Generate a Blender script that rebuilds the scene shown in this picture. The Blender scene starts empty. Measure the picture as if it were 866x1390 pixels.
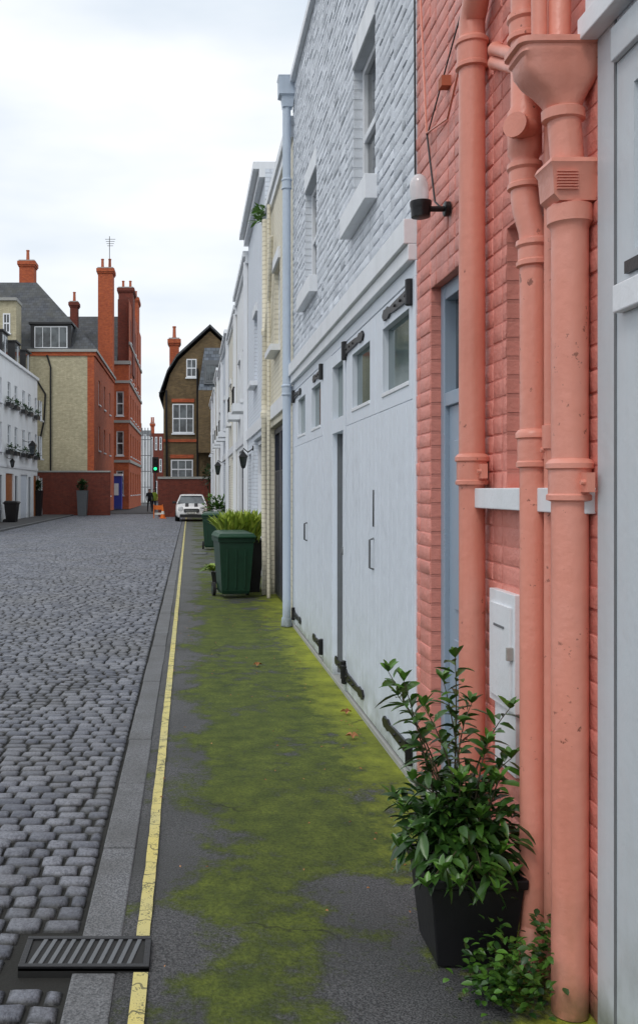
import bpy, bmesh, math, random
from mathutils import Vector, Matrix, noise
R=random.Random(7)
sc=bpy.context.scene
F=1270.0; CH=1.65; W=1.26
def PX(x,d): return (x-258)*d/F
def PZ(y,d): return CH-(y-665)*d/F

# ------------------------------------------------------------ materials
class NT:
    def __init__(s,name):
        s.m=bpy.data.materials.new(name); s.m.use_nodes=True
        s.t=s.m.node_tree; s.b=s.t.nodes['Principled BSDF']
        s.geo=s.t.nodes.new('ShaderNodeNewGeometry'); s.pos=s.geo.outputs['Position']
    def new(s,typ,**kw):
        n=s.t.nodes.new(typ)
        for k,v in kw.items(): setattr(n,k,v)
        return n
    def put(s,sock,v):
        if v is None: return
        if isinstance(v,bpy.types.NodeSocket): s.t.links.new(v,sock)
        else:
            if isinstance(v,(tuple,list)) and len(v)==3 and sock.type=='RGBA': v=(*v,1)
            sock.default_value=v
    def math(s,op,a,b=None,clamp=False):
        n=s.new('ShaderNodeMath',operation=op,use_clamp=clamp)
        s.put(n.inputs[0],a); s.put(n.inputs[1],b); return n.outputs[0]
    def mix(s,f,a,b,mode='MIX'):
        n=s.new('ShaderNodeMix',data_type='RGBA',blend_type=mode)
        s.put(n.inputs[0],f); s.put(n.inputs[6],a); s.put(n.inputs[7],b); return n.outputs[2]
    def scale(s,v,sv):
        n=s.new('ShaderNodeVectorMath',operation='MULTIPLY'); s.put(n.inputs[0],v); n.inputs[1].default_value=sv
        return n.outputs[0]
    def noise(s,sc_,det=3,co=None,rough=.55):
        n=s.new('ShaderNodeTexNoise'); s.put(n.inputs['Vector'],co or s.pos)
        n.inputs['Scale'].default_value=sc_; n.inputs['Detail'].default_value=min(det,5); n.inputs['Roughness'].default_value=rough
        return n.outputs[0]
    def ramp(s,f,a,b,o0=0.,o1=1.):
        n=s.new('ShaderNodeMapRange'); n.clamp=True
        s.put(n.inputs[0],f); n.inputs[1].default_value=a; n.inputs[2].default_value=b
        n.inputs[3].default_value=o0; n.inputs[4].default_value=o1; return n.outputs[0]
    def xyz(s,v=None):
        n=s.new('ShaderNodeSeparateXYZ'); s.put(n.inputs[0],v or s.pos); return n.outputs
    def wallco(s):
        p=s.xyz(); nn=s.xyz(s.geo.outputs['True Normal'])
        k=s.math('GREATER_THAN',s.math('ABSOLUTE',nn[0]),.6)
        u=s.math('ADD',s.math('MULTIPLY',p[1],k),s.math('MULTIPLY',p[0],s.math('SUBTRACT',1.,k)))
        c=s.new('ShaderNodeCombineXYZ'); s.put(c.inputs[0],u); s.put(c.inputs[1],p[2]); return c.outputs[0]
    def brick(s,c1,c2,mo,bw=.225,rh=.075,ms=.010):
        n=s.new('ShaderNodeTexBrick'); s.put(n.inputs['Vector'],s.wallco())
        s.put(n.inputs['Color1'],c1); s.put(n.inputs['Color2'],c2); s.put(n.inputs['Mortar'],mo)
        n.inputs['Scale'].default_value=1; n.inputs['Mortar Size'].default_value=ms
        n.inputs['Brick Width'].default_value=bw; n.inputs['Row Height'].default_value=rh
        n.inputs['Mortar Smooth'].default_value=.3
        return n
    def bump(s,h,st,dist=.01,prev=None):
        n=s.new('ShaderNodeBump'); s.put(n.inputs['Height'],h); n.inputs['Strength'].default_value=st
        n.inputs['Distance'].default_value=dist
        if prev is not None: s.put(n.inputs['Normal'],prev)
        return n.outputs[0]
    def attr(s,name='rnd'):
        n=s.new('ShaderNodeAttribute',attribute_name=name); return n.outputs['Fac']
    def out(s,col=None,rough=None,nor=None,**kw):
        if col is not None: s.put(s.b.inputs['Base Color'],col)
        if rough is not None: s.put(s.b.inputs['Roughness'],rough)
        if nor is not None: s.put(s.b.inputs['Normal'],nor)
        for k,v in kw.items(): s.put(s.b.inputs[k.replace('_',' ')],v)
        return s.m
def mul(c,k): return tuple(min(1,x*k) for x in c)

def paint(name,col,rough=.45,dirt=.3,bump=.25,bs=45,dcol=None,brickbump=0,ground=True,vary=0,spec=.5,rust=0,gh=.45):
    n=NT(name); dcol=dcol or mul(col,.55)
    st=n.noise(1,4,n.scale(n.pos,(7,7,.7)))
    f=n.math('MULTIPLY',n.ramp(st,.45,.8),dirt)
    c=n.mix(f,col,dcol)
    bl=n.noise(2.3,5); c=n.mix(n.ramp(bl,.5,.85,0,dirt*.7),c,dcol)
    if vary:
        c=n.mix(n.math('MULTIPLY',n.attr(),vary),c,mul(col,.72))
    if rust:
        rr=n.math('ADD',n.math('MULTIPLY',n.noise(38,4,rough=.6),.6),n.math('MULTIPLY',n.noise(3.1,3),.4))
        c=n.mix(n.ramp(rr,.615,.645,0,rust),c,(.16,.05,.025))
        c=n.mix(n.ramp(n.noise(5,4,n.scale(n.pos,(1,1,.35))),.48,.7,0,.45),c,tuple(min(1,x*.9+.10) for x in col))
    if ground:
        z=n.xyz()[2]; g=n.math('MULTIPLY',n.ramp(z,gh,0),n.ramp(n.noise(6,5),.38,.72))
        c=n.mix(n.math('MULTIPLY',g,.7),c,(.12,.13,.07))
        g2=n.math('MULTIPLY',n.ramp(z,.12,0),n.ramp(n.noise(14,4),.3,.6)); c=n.mix(n.math('MULTIPLY',g2,.7),c,(.06,.07,.02))
    h=n.noise(bs,5,rough=.6); nor=n.bump(h,bump,.012)
    if brickbump:
        b=n.brick((1,1,1),(.85,.85,.85),(0,0,0)); nor=n.bump(b.outputs[0],brickbump,.012,nor)
        c=n.mix(n.math('MULTIPLY',b.outputs['Fac'],.35),c,mul(col,.5))  # joints darkened in the colour: painted occlusion, doubling as dirt
    return n.out(c,n.ramp(n.noise(9,3),.3,.7,rough-.08,rough+.12),nor,Specular_IOR_Level=spec)
def plain(name,col,rough=.5,metal=0,bump=.1,bs=60,var=.25):
    n=NT(name); c=n.mix(n.ramp(n.noise(bs*.2,4),.35,.7,0,var),col,mul(col,.45))
    return n.out(c,rough,n.bump(n.noise(bs,4),bump,.005),Metallic=metal)
def brickm(name,c1,c2,mo,bump=.5,soot=.35):
    n=NT(name); b=n.brick(c1,c2,mo)
    c=n.mix(n.ramp(n.noise(.9,5),.4,.75,0,soot),b.outputs[0],mul(c1,.35))
    c=n.mix(n.ramp(n.noise(5,4),.4,.7,0,.5),c,mul(c2,.6))
    return n.out(c,.85,n.bump(b.outputs['Fac'],bump,-.01))
def slatem(name,c=(.055,.06,.07)):
    n=NT(name); b=n.brick(mul(c,1.4),mul(c,.7),mul(c,.25),.3,.22,.012)
    cc=n.mix(n.ramp(n.noise(1.3,5),.4,.8,0,.6),b.outputs[0],(.09,.09,.07))
    return n.out(cc,.6,n.bump(b.outputs['Fac'],.5,-.02))

M={}
M['pink']=paint('pink_painted_brick',(.74,.275,.22),.5,.4,.75,30,(.46,.165,.135),vary=.18)
M['pinkr']=paint('pink_painted_reveal',(.70,.26,.205),.55,.35,.5,30,(.42,.15,.12),brickbump=.6)
M['pinkp']=paint('pink_gloss_pipe',(.76,.295,.215),.36,.5,.28,26,(.46,.15,.10),ground=True,rust=.8)
M['wbrick']=paint('white_painted_brick',(.66,.70,.76),.5,.4,.8,26,(.42,.45,.48),vary=.18)
M['wbrickr']=paint('white_painted_reveal',(.68,.72,.77),.55,.3,.5,30,brickbump=.7)
M['wpaint']=paint('white_gloss_joinery',(.70,.755,.83),.38,.14,.18,14,(.52,.55,.57),gh=.4)
M['wtrim']=paint('white_trim',(.77,.795,.83),.42,.25,.18,30,(.48,.49,.48))
M['wgrey']=paint('grey_white_panel',(.57,.62,.66),.42,.3,.16,25,(.38,.40,.38))
M['bpipe']=paint('pale_blue_pipe',(.50,.58,.68),.4,.3,.15,25)
M['cream']=paint('cream_brick',(.76,.71,.57),.6,.35,.4,30,(.50,.45,.33),brickbump=.7)
M['fw']=paint('far_white_render',(.78,.80,.82),.55,.35,.3,20,(.5,.5,.48))
M['fw2']=paint('far_cool_render',(.68,.73,.80),.55,.35,.3,20,(.46,.48,.5),brickbump=.6)
M['fc']=paint('far_cream_render',(.76,.73,.63),.55,.35,.3,20,(.48,.45,.38),brickbump=.6)
M['iron']=plain('black_iron',(.010,.010,.012),.38,.3,.25,80)
M['navy']=paint('navy_door',(.022,.028,.05),.35,.2,.05,25,(.05,.05,.05))
M['dark']=plain('near_black',(.018,.018,.02),.5)
M['lead']=plain('lead_grey',(.14,.15,.16),.6)
M['stone']=plain('sill_stone',(.36,.36,.34),.7,0,.3,40)
M['doorb']=paint('blue_grey_door',(.29,.37,.46),.4,.15,.05,20)
M['ybrick']=brickm('yellow_stock_brick',(.60,.55,.37),(.46,.41,.27),(.42,.38,.28),.5,.2)
M['obrick']=brickm('orange_brick',(.60,.13,.035),(.42,.075,.028),(.32,.13,.075),.5,.3)
M['rbrick']=brickm('red_brick',(.24,.042,.022),(.15,.03,.018),(.13,.06,.045),.5,.4)
M['bbrick']=brickm('brown_stock_brick',(.22,.145,.062),(.13,.085,.038),(.15,.12,.08),.5,.6)
M['slate']=slatem('slate',(.045,.05,.06))
M['slate2']=slatem('slate_blue',(.10,.12,.15))
M['terra']=plain('terracotta',(.44,.12,.055),.7)
def glassm(name,c=(.02,.025,.03),c2=(.10,.12,.13)):
    n=NT(name); col=n.mix(n.ramp(n.noise(1.4,3),.42,.62),c,c2)
    return n.out(col,.06,n.bump(n.noise(2.5,2),.05,.02),Specular_IOR_Level=.7)
M['glass']=glassm('window_glass'); M['glassg']=glassm('garage_glass',(.05,.09,.09),(.13,.18,.17))
M['wood']=paint('varnished_door',(.34,.11,.03),.4,.2,.05,20)
# ---- ground materials
def mossmat():
    n=NT('mossy_asphalt'); p=n.xyz()
    ag=n.noise(150,3,rough=.7); base=n.mix(n.ramp(ag,.40,.64),(.020,.021,.023),(.15,.15,.152))
    base=n.mix(n.ramp(n.noise(1.6,5),.4,.65,0,.6),base,(.034,.036,.032))
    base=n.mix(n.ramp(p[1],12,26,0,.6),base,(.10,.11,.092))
    big=n.noise(1.25,5,rough=.62); mid=n.noise(5.5,5,rough=.7); fine=n.noise(60,4,rough=.7)
    a=n.ramp(p[0],-.15,.22,-.13,.20)
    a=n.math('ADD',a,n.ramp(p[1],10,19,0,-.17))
    near=n.math('MULTIPLY',n.ramp(p[1],4.3,3.8,0,1),n.ramp(p[0],.35,.6,.0,1))
    a=n.math('SUBTRACT',a,n.math('MULTIPLY',near,.27))
    wallp=n.ramp(n.math('ADD',p[0],n.math('MULTIPLY',n.math('SUBTRACT',mid,.5),.6)),.88,1.24)
    wallp=n.math('MULTIPLY',wallp,n.ramp(p[1],16,12.5,0.15,1))
    a=n.math('ADD',a,n.math('MULTIPLY',wallp,.25))
    v=n.math('ADD',n.math('ADD',n.math('MULTIPLY',n.math('SUBTRACT',big,.5),1.25),n.math('MULTIPLY',n.math('SUBTRACT',mid,.5),.75)),n.math('ADD',a,.5))
    v=n.math('ADD',v,n.math('MULTIPLY',n.math('SUBTRACT',fine,.5),.4))
    mask=n.ramp(v,.46,.64)
    mc=n.mix(n.ramp(mid,.35,.65),(.060,.088,.012),(.150,.190,.022))
    mc=n.mix(n.ramp(fine,.42,.64,0,.65),mc,(.030,.045,.008))
    mc=n.mix(n.math('MULTIPLY',wallp,n.ramp(big,.35,.55,.3,.9)),mc,(.38,.42,.035))
    c=n.mix(n.math('MULTIPLY',mask,.90),base,mc)
    vo=n.new('ShaderNodeTexVoronoi',feature='DISTANCE_TO_EDGE'); vo.inputs['Scale'].default_value=.75
    wv=n.new('ShaderNodeVectorMath',operation='ADD'); n.put(wv.inputs[0],n.pos)
    nn=n.new('ShaderNodeTexNoise'); nn.inputs['Scale'].default_value=3; nn.inputs['Detail'].default_value=4; n.put(nn.inputs['Vector'],n.pos)
    n.put(wv.inputs[1],n.scale(nn.outputs[1],(.5,.5,0))); n.put(vo.inputs['Vector'],wv.outputs[0])
    ck=n.math('MULTIPLY',n.ramp(vo.outputs[0],.007,.002),n.ramp(n.noise(.8,2),.5,.6)); c=n.mix(n.math('MULTIPLY',ck,.6),c,(.014,.015,.012))
    h=n.math('ADD',n.math('MULTIPLY',ag,.6),n.math('MULTIPLY',fine,n.math('MULTIPLY',mask,1.8)))
    nor=n.bump(h,.8,.009); nor=n.bump(n.noise(2.2,4),.35,.03,nor)
    return n.out(c,n.ramp(mask,0,1,.55,.95),nor,Specular_IOR_Level=.35)
M['moss']=mossmat()
def asphalt():
    n=NT('asphalt'); c=n.mix(n.noise(180,3),(.03,.031,.033),(.085,.086,.088))
    c=n.mix(n.ramp(n.noise(.6,5),.4,.7,0,.5),c,(.11,.11,.10)); return n.out(c,.85,n.bump(n.noise(200,3),.4,.005))
M['asph']=asphalt()
def settm():
    n=NT('granite_setts'); r=n.attr()
    c=n.mix(r,(.085,.094,.122),(.24,.25,.285))
    c=n.mix(n.ramp(n.noise(80,4,rough=.7),.42,.64,0,.7),c,(.045,.05,.065))
    c=n.mix(n.ramp(n.noise(.7,5),.45,.7,0,.35),c,(.14,.135,.12))
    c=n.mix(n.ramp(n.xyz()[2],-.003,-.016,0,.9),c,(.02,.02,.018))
    nor=n.bump(n.noise(110,4,rough=.65),.6,.007); nor=n.bump(n.noise(24,4),.7,.014,nor)
    return n.out(c,n.ramp(n.noise(30,3),.3,.7,.30,.58),nor,Specular_IOR_Level=.6)
M['sett']=settm()
def kerbm():
    n=NT('granite_kerb'); c=n.mix(n.ramp(n.noise(130,4),.38,.62),(.06,.064,.07),(.23,.235,.245))
    c=n.mix(n.ramp(n.noise(3,5),.4,.7,0,.6),c,(.07,.07,.065)); c=n.mix(n.math('MULTIPLY',n.attr(),.45),c,(.08,.08,.08))
    return n.out(c,.62,n.bump(n.noise(100,4),.7,.006))
M['kerb']=kerbm()
def linem():
    n=NT('yellow_line_paint'); w=n.noise(11,5,rough=.75); f=n.noise(110,3)
    v=n.math('ADD',w,n.math('MULTIPLY',n.math('SUBTRACT',f,.5),.8))
    c=n.mix(n.ramp(n.noise(2,4),.3,.7),(.66,.56,.18),(.55,.50,.23))
    p=n.xyz(); cr=n.math('LESS_THAN',n.math('FRACT',n.math('MULTIPLY',n.math('ADD',p[1],n.math('MULTIPLY',n.noise(5,3),.35)),6.5)),.06)
    c=n.mix(n.math('MULTIPLY',cr,.75),c,(.07,.07,.045))
    c=n.mix(n.ramp(v,.55,.66,0,.9),c,(.09,.09,.055))
    return n.out(c,.7,n.bump(f,.4,.005))
M['line']=linem()
M['pit_shade']=plain('drain_painted_shade',(.012,.012,.011),.7)  # near-black colour paints in the darkness of the drain, no mud modelled
M['joint']=plain('joint_dirt',(.022,.022,.019),.95,0,.5,90)
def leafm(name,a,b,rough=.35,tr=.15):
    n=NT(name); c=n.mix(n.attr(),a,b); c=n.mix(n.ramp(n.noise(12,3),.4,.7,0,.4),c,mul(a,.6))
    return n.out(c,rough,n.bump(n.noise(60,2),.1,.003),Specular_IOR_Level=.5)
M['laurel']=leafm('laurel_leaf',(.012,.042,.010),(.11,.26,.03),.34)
M['laurel2']=leafm('dark_leaf',(.010,.032,.010),(.04,.10,.02),.5)
M['spiky']=leafm('spiky_leaf',(.12,.24,.02),(.48,.56,.08),.45)
M['deadleaf']=leafm('dead_leaf',(.32,.12,.04),(.50,.25,.10),.7)
M['stem']=plain('stem',(.07,.06,.03),.8)
M['pot']=plain('dark_pot',(.007,.007,.009),.5,0,.3,30)
M['soil']=plain('soil',(.03,.02,.012),.95,0,.6)
M['bin']=plain('bin_green_plastic',(.008,.045,.024),.45,0,.2,50,.4)
M['binlid']=plain('bin_lid_plastic',(.010,.062,.030),.42,0,.15,50,.4)
M['rubber']=plain('rubber',(.012,.012,.012),.8)
M['carw']=plain('car_white',(.80,.80,.80),.18,0,0,5,.03)
M['chrome']=plain('chrome',(.7,.7,.7),.15,1,0)
M['lens']=plain('lens',(.75,.78,.8),.08,0,0)
M['plate']=plain('plate',(.75,.75,.7),.4,0,0)
M['orange']=plain('orange_plastic',(.8,.18,.02),.5)
M['blue']=paint('blue_board',(.03,.05,.35),.5,.2)
def globe():
    n=NT('frosted_glass'); return n.out((.86,.86,.88),.12,None,Transmission_Weight=.35)
M['globe']=globe()
def em(name,c,s):
    n=NT(name); return n.out(c,.4,None,Emission_Color=(*c,1),Emission_Strength=s)
M['green']=em('green_lamp',(.02,.8,.25),2.5)

# ------------------------------------------------------------ mesh builder
class MB:
    def __init__(s): s.v=[];s.f=[];s.mi=[];s.r=[];s.ms=[];s.cr=.5
    def slot(s,k):
        if k not in s.ms: s.ms.append(k)
        return s.ms.index(k)
    def add(s,vs,fs,k,r=None):
        b=len(s.v); s.v+=[tuple(x) for x in vs]; s.r+=[s.cr if r is None else r]*len(vs)
        i=s.slot(k)
        for f in fs: s.f.append([b+j for j in f]); s.mi.append(i)
    def quad(s,a,b,c,d,k): s.add([a,b,c,d],[(0,1,2,3)],k)
    def box(s,x0,x1,y0,y1,z0,z1,k,r=None):
        s.add([(x0,y0,z0),(x1,y0,z0),(x1,y1,z0),(x0,y1,z0),(x0,y0,z1),(x1,y0,z1),(x1,y1,z1),(x0,y1,z1)],
          [(0,3,2,1),(4,5,6,7),(0,1,5,4),(1,2,6,5),(2,3,7,6),(3,0,4,7)],k,r)
    def fbox(s,fr,u0,u1,z0,z1,d0,d1,k,r=None):
        P=lambda u,z,d: fr(u,z,d)
        s.add([P(u0,z0,d0),P(u1,z0,d0),P(u1,z0,d1),P(u0,z0,d1),P(u0,z1,d0),P(u1,z1,d0),P(u1,z1,d1),P(u0,z1,d1)],
          [(0,3,2,1),(4,5,6,7),(0,1,5,4),(1,2,6,5),(2,3,7,6),(3,0,4,7)],k,r)
    def prism(s,poly,axis0,axis1,k,kside=None):
        n=len(poly); a=[axis0(p) for p in poly]; b=[axis1(p) for p in poly]
        s.add(a+b,[tuple(range(n))[::-1],tuple(range(n,2*n))],k)
        s.add(a+b,[(i,(i+1)%n,n+(i+1)%n,n+i) for i in range(n)],kside or k)
    def loft(s,rings,k,cap=True,r=None):
        n=len(rings[0]); vs=[p for rg in rings for p in rg]; fs=[]
        for j in range(len(rings)-1):
            for i in range(n): fs.append((j*n+i,j*n+(i+1)%n,(j+1)*n+(i+1)%n,(j+1)*n+i))
        if cap: fs.append(tuple(range(n))[::-1]); fs.append(tuple(range((len(rings)-1)*n,len(rings)*n)))
        s.add(vs,fs,k,r)
    def tube(s,pts,k,seg=16,r=None,cap=True):
        P=[Vector(p) for p,_ in pts]; rings=[]; up=None
        for i,(p,rad) in enumerate(pts):
            a=P[max(0,i-1)]; b=P[min(len(P)-1,i+1)]; t=b-a
            if t.length<1e-7: t=Vector((0,0,1))
            t.normalize()
            if up is None:
                up=Vector((1,0,0)) if abs(t.x)<.9 else Vector((0,1,0))
            sd=t.cross(up)
            if sd.length<1e-4: sd=t.orthogonal()
            sd.normalize(); up=sd.cross(t).normalized()
            rings.append([P[i]+sd*math.cos(q*2*math.pi/seg)*rad+up*math.sin(q*2*math.pi/seg)*rad for q in range(seg)])
        s.loft(rings,k,cap,r)
    def rloft(s,cx,cy,secs,k):
        rings=[]
        for q in secs:
            z,hx,hy=q[:3]; dx,dy=(q[3],q[4]) if len(q)>3 else (0,0)
            rings.append([(cx+dx-hx,cy+dy-hy,z),(cx+dx+hx,cy+dy-hy,z),(cx+dx+hx,cy+dy+hy,z),(cx+dx-hx,cy+dy+hy,z)])
        s.loft(rings,k)
    def wall(s,fr,u0,u1,z0,z1,holes,k,rev=.1,rk=None):
        us=sorted({u0,u1}|{h[0] for h in holes}|{h[1] for h in holes}); zs=sorted({z0,z1}|{h[2] for h in holes}|{h[3] for h in holes})
        for a,b in zip(us,us[1:]):
            for c,d in zip(zs,zs[1:]):
                mu,mz=(a+b)/2,(c+d)/2
                if any(h[0]<mu<h[1] and h[2]<mz<h[3] for h in holes) or not(z0<mz<z1) or not(u0<mu<u1): continue
                s.quad(fr(a,c,0),fr(b,c,0),fr(b,d,0),fr(a,d,0),k)
        for a,b,c,d in holes:
            for p,q in (((a,c),(a,d)),((a,d),(b,d)),((b,d),(b,c)),((b,c),(a,c))):
                s.quad(fr(p[0],p[1],0),fr(q[0],q[1],0),fr(q[0],q[1],-rev),fr(p[0],p[1],-rev),rk or k)
    def win(s,fr,a,b,c,d,dep=.09,k='wtrim',g='glass',nx=2,nz=2,t=.045,sill=True,sk=None,sd=.09):
        s.quad(fr(a,c,-dep),fr(b,c,-dep),fr(b,d,-dep),fr(a,d,-dep),g)
        d1=-dep+.035
        s.fbox(fr,a,a+t,c,d,-dep-.01,d1,k); s.fbox(fr,b-t,b,c,d,-dep-.01,d1,k)
        s.fbox(fr,a+t,b-t,c,c+t*1.3,-dep-.01,d1-.003,k); s.fbox(fr,a+t,b-t,d-t,d,-dep-.01,d1-.003,k)
        for i in range(1,nx):
            u=a+(b-a)*i/nx; s.fbox(fr,u-t*.3,u+t*.3,c+t*1.3,d-t,-dep-.01,d1-.008,k)
        for i in range(1,nz):
            z=c+(d-c)*i/nz; w=t*(.55 if (nz==2 or i*2==nz) else .3); s.fbox(fr,a+t,b-t,z-w,z+w,-dep-.01,d1-.005,k)
        if sill: s.fbox(fr,a-.06,b+.06,c-.09,c-.002,-.0,sd,sk or k)
    def bricks(s,fr,u0,u1,z0,z1,holes,k,h=.008,rh=.075,bw=.225,gap=.0035,jj=1.):
        nr=int(math.ceil((z1-z0)/rh))
        for j in range(nr):
            za=z0+j*rh+gap; zb=min(z0+(j+1)*rh-gap,z1)
            if zb-za<.02: continue
            zc=(za+zb)/2; u=u0-bw*(.5 if j%2 else 0)-R.random()*.01
            hs=sorted([(q[0],q[1]) for q in holes if q[2]<zc<q[3]])
            i=j%2
            while u<u1:
                w=bw if i%2==0 else bw*.5
                i+=1
                a,b=max(u+gap,u0),min(u+w-gap,u1); u+=w
                segs=[(a,b)]
                for ha,hb in hs:
                    ns=[]
                    for p,q in segs:
                        if q<=ha or p>=hb: ns.append((p,q))
                        else:
                            if p<ha: ns.append((p,ha))
                            if q>hb: ns.append((hb,q))
                    segs=ns
                for p,q in segs:
                    if q-p<.025: continue
                    J=lambda m=.0014: R.uniform(-m,m)*jj
                    hh=h+R.uniform(-.003,.003)*jj; ins=.0045
                    vs=[fr(p,za,-.002),fr(q,za,-.002),fr(q,zb,-.002),fr(p,zb,-.002),
                        fr(p+.001,za+.001,hh*.5),fr(q-.001,za+.001,hh*.5),fr(q-.001,zb-.001,hh*.5),fr(p+.001,zb-.001,hh*.5),
                        fr(p+ins+J(),za+ins+J(),hh+J(.0016)),fr(q-ins+J(),za+ins+J(),hh+J(.0016)),fr(q-ins+J(),zb-ins+J(),hh+J(.0016)),fr(p+ins+J(),zb-ins+J(),hh+J(.0016))]
                    fs=[]
                    for l in (0,4):
                        for t in range(4): fs.append((l+t,l+(t+1)%4,l+4+(t+1)%4,l+4+t))
                    fs.append((8,9,10,11)); s.add(vs,fs,k,R.random())
    def finish(s,name,parent=None,smooth=None,bevel=0,recalc=True,loc=None):
        me=bpy.data.meshes.new(name); me.from_pydata(s.v,[],s.f)
        for k in s.ms: me.materials.append(M[k])
        me.polygons.foreach_set('material_index',s.mi)
        at=me.attributes.new('rnd','FLOAT','POINT'); at.data.foreach_set('value',s.r)
        if recalc:
            bm=bmesh.new(); bm.from_mesh(me); bmesh.ops.recalc_face_normals(bm,faces=bm.faces); bm.to_mesh(me); bm.free()
        if smooth is not None:
            me.polygons.foreach_set('use_smooth',[True]*len(me.polygons)); me.set_sharp_from_angle(angle=math.radians(smooth))
        ob=bpy.data.objects.new(name,me); sc.collection.objects.link(ob)
        if parent: ob.parent=parent
        if bevel:
            m=ob.modifiers.new('bevel','BEVEL'); m.width=bevel; m.segments=2; m.limit_method='ANGLE'
        return ob
def empty(name):
    e=bpy.data.objects.new(name,None); e.empty_display_size=.2; sc.collection.objects.link(e); return e
def frame(o,u,n):
    o,u,n=Vector(o),Vector(u),Vector(n)
    return lambda a,z,d: o+u*a+Vector((0,0,z))+n*d
RW=frame((W,0,0),(0,1,0),(-1,0,0))
def FRONT(D): return frame((0,D,0),(1,0,0),(0,-1,0))
def SIDEP(x): return frame((x,0,0),(0,1,0),(1,0,0))

# ------------------------------------------------------------ ground
b=MB(); b.quad((-400,-60,-.06),(400,-60,-.06),(400,900,-.06),(-400,900,-.06),'asph'); b.finish('ground',recalc=False)
b=MB(); b.quad((-7.6,-1.5,-.022),(-.24,-1.5,-.022),(-.24,66,-.022),(-7.6,66,-.022),'joint')
GX0,GX1,GY0,GY1=-.59,-.14,3.20,3.42
y=1.5; row=0
while y<64:
    rh=.100+R.uniform(-.008,.008)
    xl=-7.45 if y>16 else -(1.6+y*.38)
    cur=-.412; first=True
    while cur>xl:
        w=R.uniform(.095,.165)
        if first: w=R.choice([.07,.11,.15]); first=False
        a=cur-w; bb=cur-.007; cur=a
        if a<GX1 and bb>GX0 and y+rh>GY0-.03 and y<GY1+.01: continue
        y0=y+.004+R.uniform(0,.007); y1=y+rh-.004-R.uniform(0,.007)
        wob=.035*noise.noise(Vector((a*.5,y*.2,0)))+.008*noise.noise(Vector((a*3,y*.5,7)))
        und=.008*noise.noise(Vector((a*1.3,y*1.3,3)))
        J=lambda m=.005: R.uniform(-m,m)
        zt=und+J(.0045); rx,ry=.018,.017
        a+=.004
        base=[(a,y0),(bb,y0),(bb,y1),(a,y1)]; j=[(J(),J()) for _ in range(4)]
        sg=[(1,1),(-1,1),(-1,-1),(1,-1)]
        vs=[]
        for (px,py),(jx,jy) in zip(base,j): vs.append((px+jx*.5,py+jy*.5,-.03))
        for (px,py),(jx,jy),(sx,sy) in zip(base,j,sg): vs.append((px+jx*.5+sx*.003,py+jy*.5+sy*.003,zt-.011))
        for (px,py),(jx,jy),(sx,sy) in zip(base,j,sg): vs.append((px+jx+sx*rx,py+jy+sy*ry,zt+J(.003)))
        vs=[(p,q+wob,r) for p,q,r in vs]
        fs=[(l+t,l+(t+1)%4,l+4+(t+1)%4,l+4+t) for l in (0,4) for t in range(4)]+[(8,9,10,11)]
        b.add(vs,fs,'sett',R.random())
    y+=rh; row+=1
ob=b.finish('cobbled_road',recalc=False)
ob.data.polygons.foreach_set('use_smooth',[True]*len(ob.data.polygons))
# kerb
b=MB(); y=3.43
while y<64:
    L=R.uniform(.75,1.05); b.box(-.402+R.uniform(-.006,.006),-.252+R.uniform(-.004,.003),y+.004,y+L-.004,-.05,.004+R.uniform(-.003,.004),'kerb',R.random()); y+=L
y=3.19
while y>-1: L=.9; b.box(-.402,-.252,y-L+.004,y-.004,-.05,.004,'kerb',R.random()); y-=L
b.finish('kerb',bevel=.007)
b=MB()
nx,ny=8,150; vs=[];fs=[]
for j in range(ny+1):
    yy=-1.5+(60.0+1.5)*j/ny
    for i in range(nx+1):
        xx=-.253+(W+.25+.253)*i/nx; vs.append((xx,yy,.0+.006*noise.noise(Vector((xx*2,yy*1.1,0)))-(.004)))
for j in range(ny):
    for i in range(nx): k=j*(nx+1)+i; fs.append((k,k+1,k+nx+2,k+nx+1))
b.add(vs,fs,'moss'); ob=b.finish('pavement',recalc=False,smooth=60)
b=MB(); y=3.44
def lx(y): return -.167-.053*min(1,y/42)
while y<56:
    st=.08 if y<12 else .5
    y2=min(56,y+st)
    def e_(yy,s): return s*(.0245+.0035*noise.noise(Vector((s*5,yy*7,1))))+.003*noise.noise(Vector((0,yy*1.3,0)))
    b.quad((lx(y)+e_(y,-1),y,.0085),(lx(y)+e_(y,1),y,.0085),(lx(y2)+e_(y2,1),y2,.0085),(lx(y2)+e_(y2,-1),y2,.0085),'line'); y=y2
b.quad((lx(0)-.025,-1,.0085),(lx(0)+.025,-1,.0085),(lx(0)+.025,3.18,.0085),(lx(0)-.025,3.18,.0085),'line')
b.finish('yellow_line',recalc=False)
# drain
b=MB(); b.box(GX0,GX1,GY0,GY1,-.03,.0115,'pit_shade')  # solid dark sheet under the bars, shade of a pit put into its colour
b.box(GX0,GX1,GY1-.022,GY1,.0,.018,'iron'); b.box(GX0,GX1,GY0,GY0+.022,.0,.018,'iron')
b.box(GX0,GX0+.022,GY0+.022,GY1-.022,.0,.017,'iron'); b.box(GX1-.022,GX1,GY0+.022,GY1-.022,.0,.017,'iron')
u=GX0+.03
while u<GX1-.05:
    b.add([(u,GY0+.02,.0),(u+.016,GY0+.02,.0),(u+.046,GY1-.02,.0),(u+.03,GY1-.02,.0),(u,GY0+.02,.016),(u+.016,GY0+.02,.016),(u+.046,GY1-.02,.016),(u+.03,GY1-.02,.016)],
     [(0,3,2,1),(4,5,6,7),(0,1,5,4),(1,2,6,5),(2,3,7,6),(3,0,4,7)],'lead'); u+=.034
b.finish('drain_grate',bevel=.002)
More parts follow.
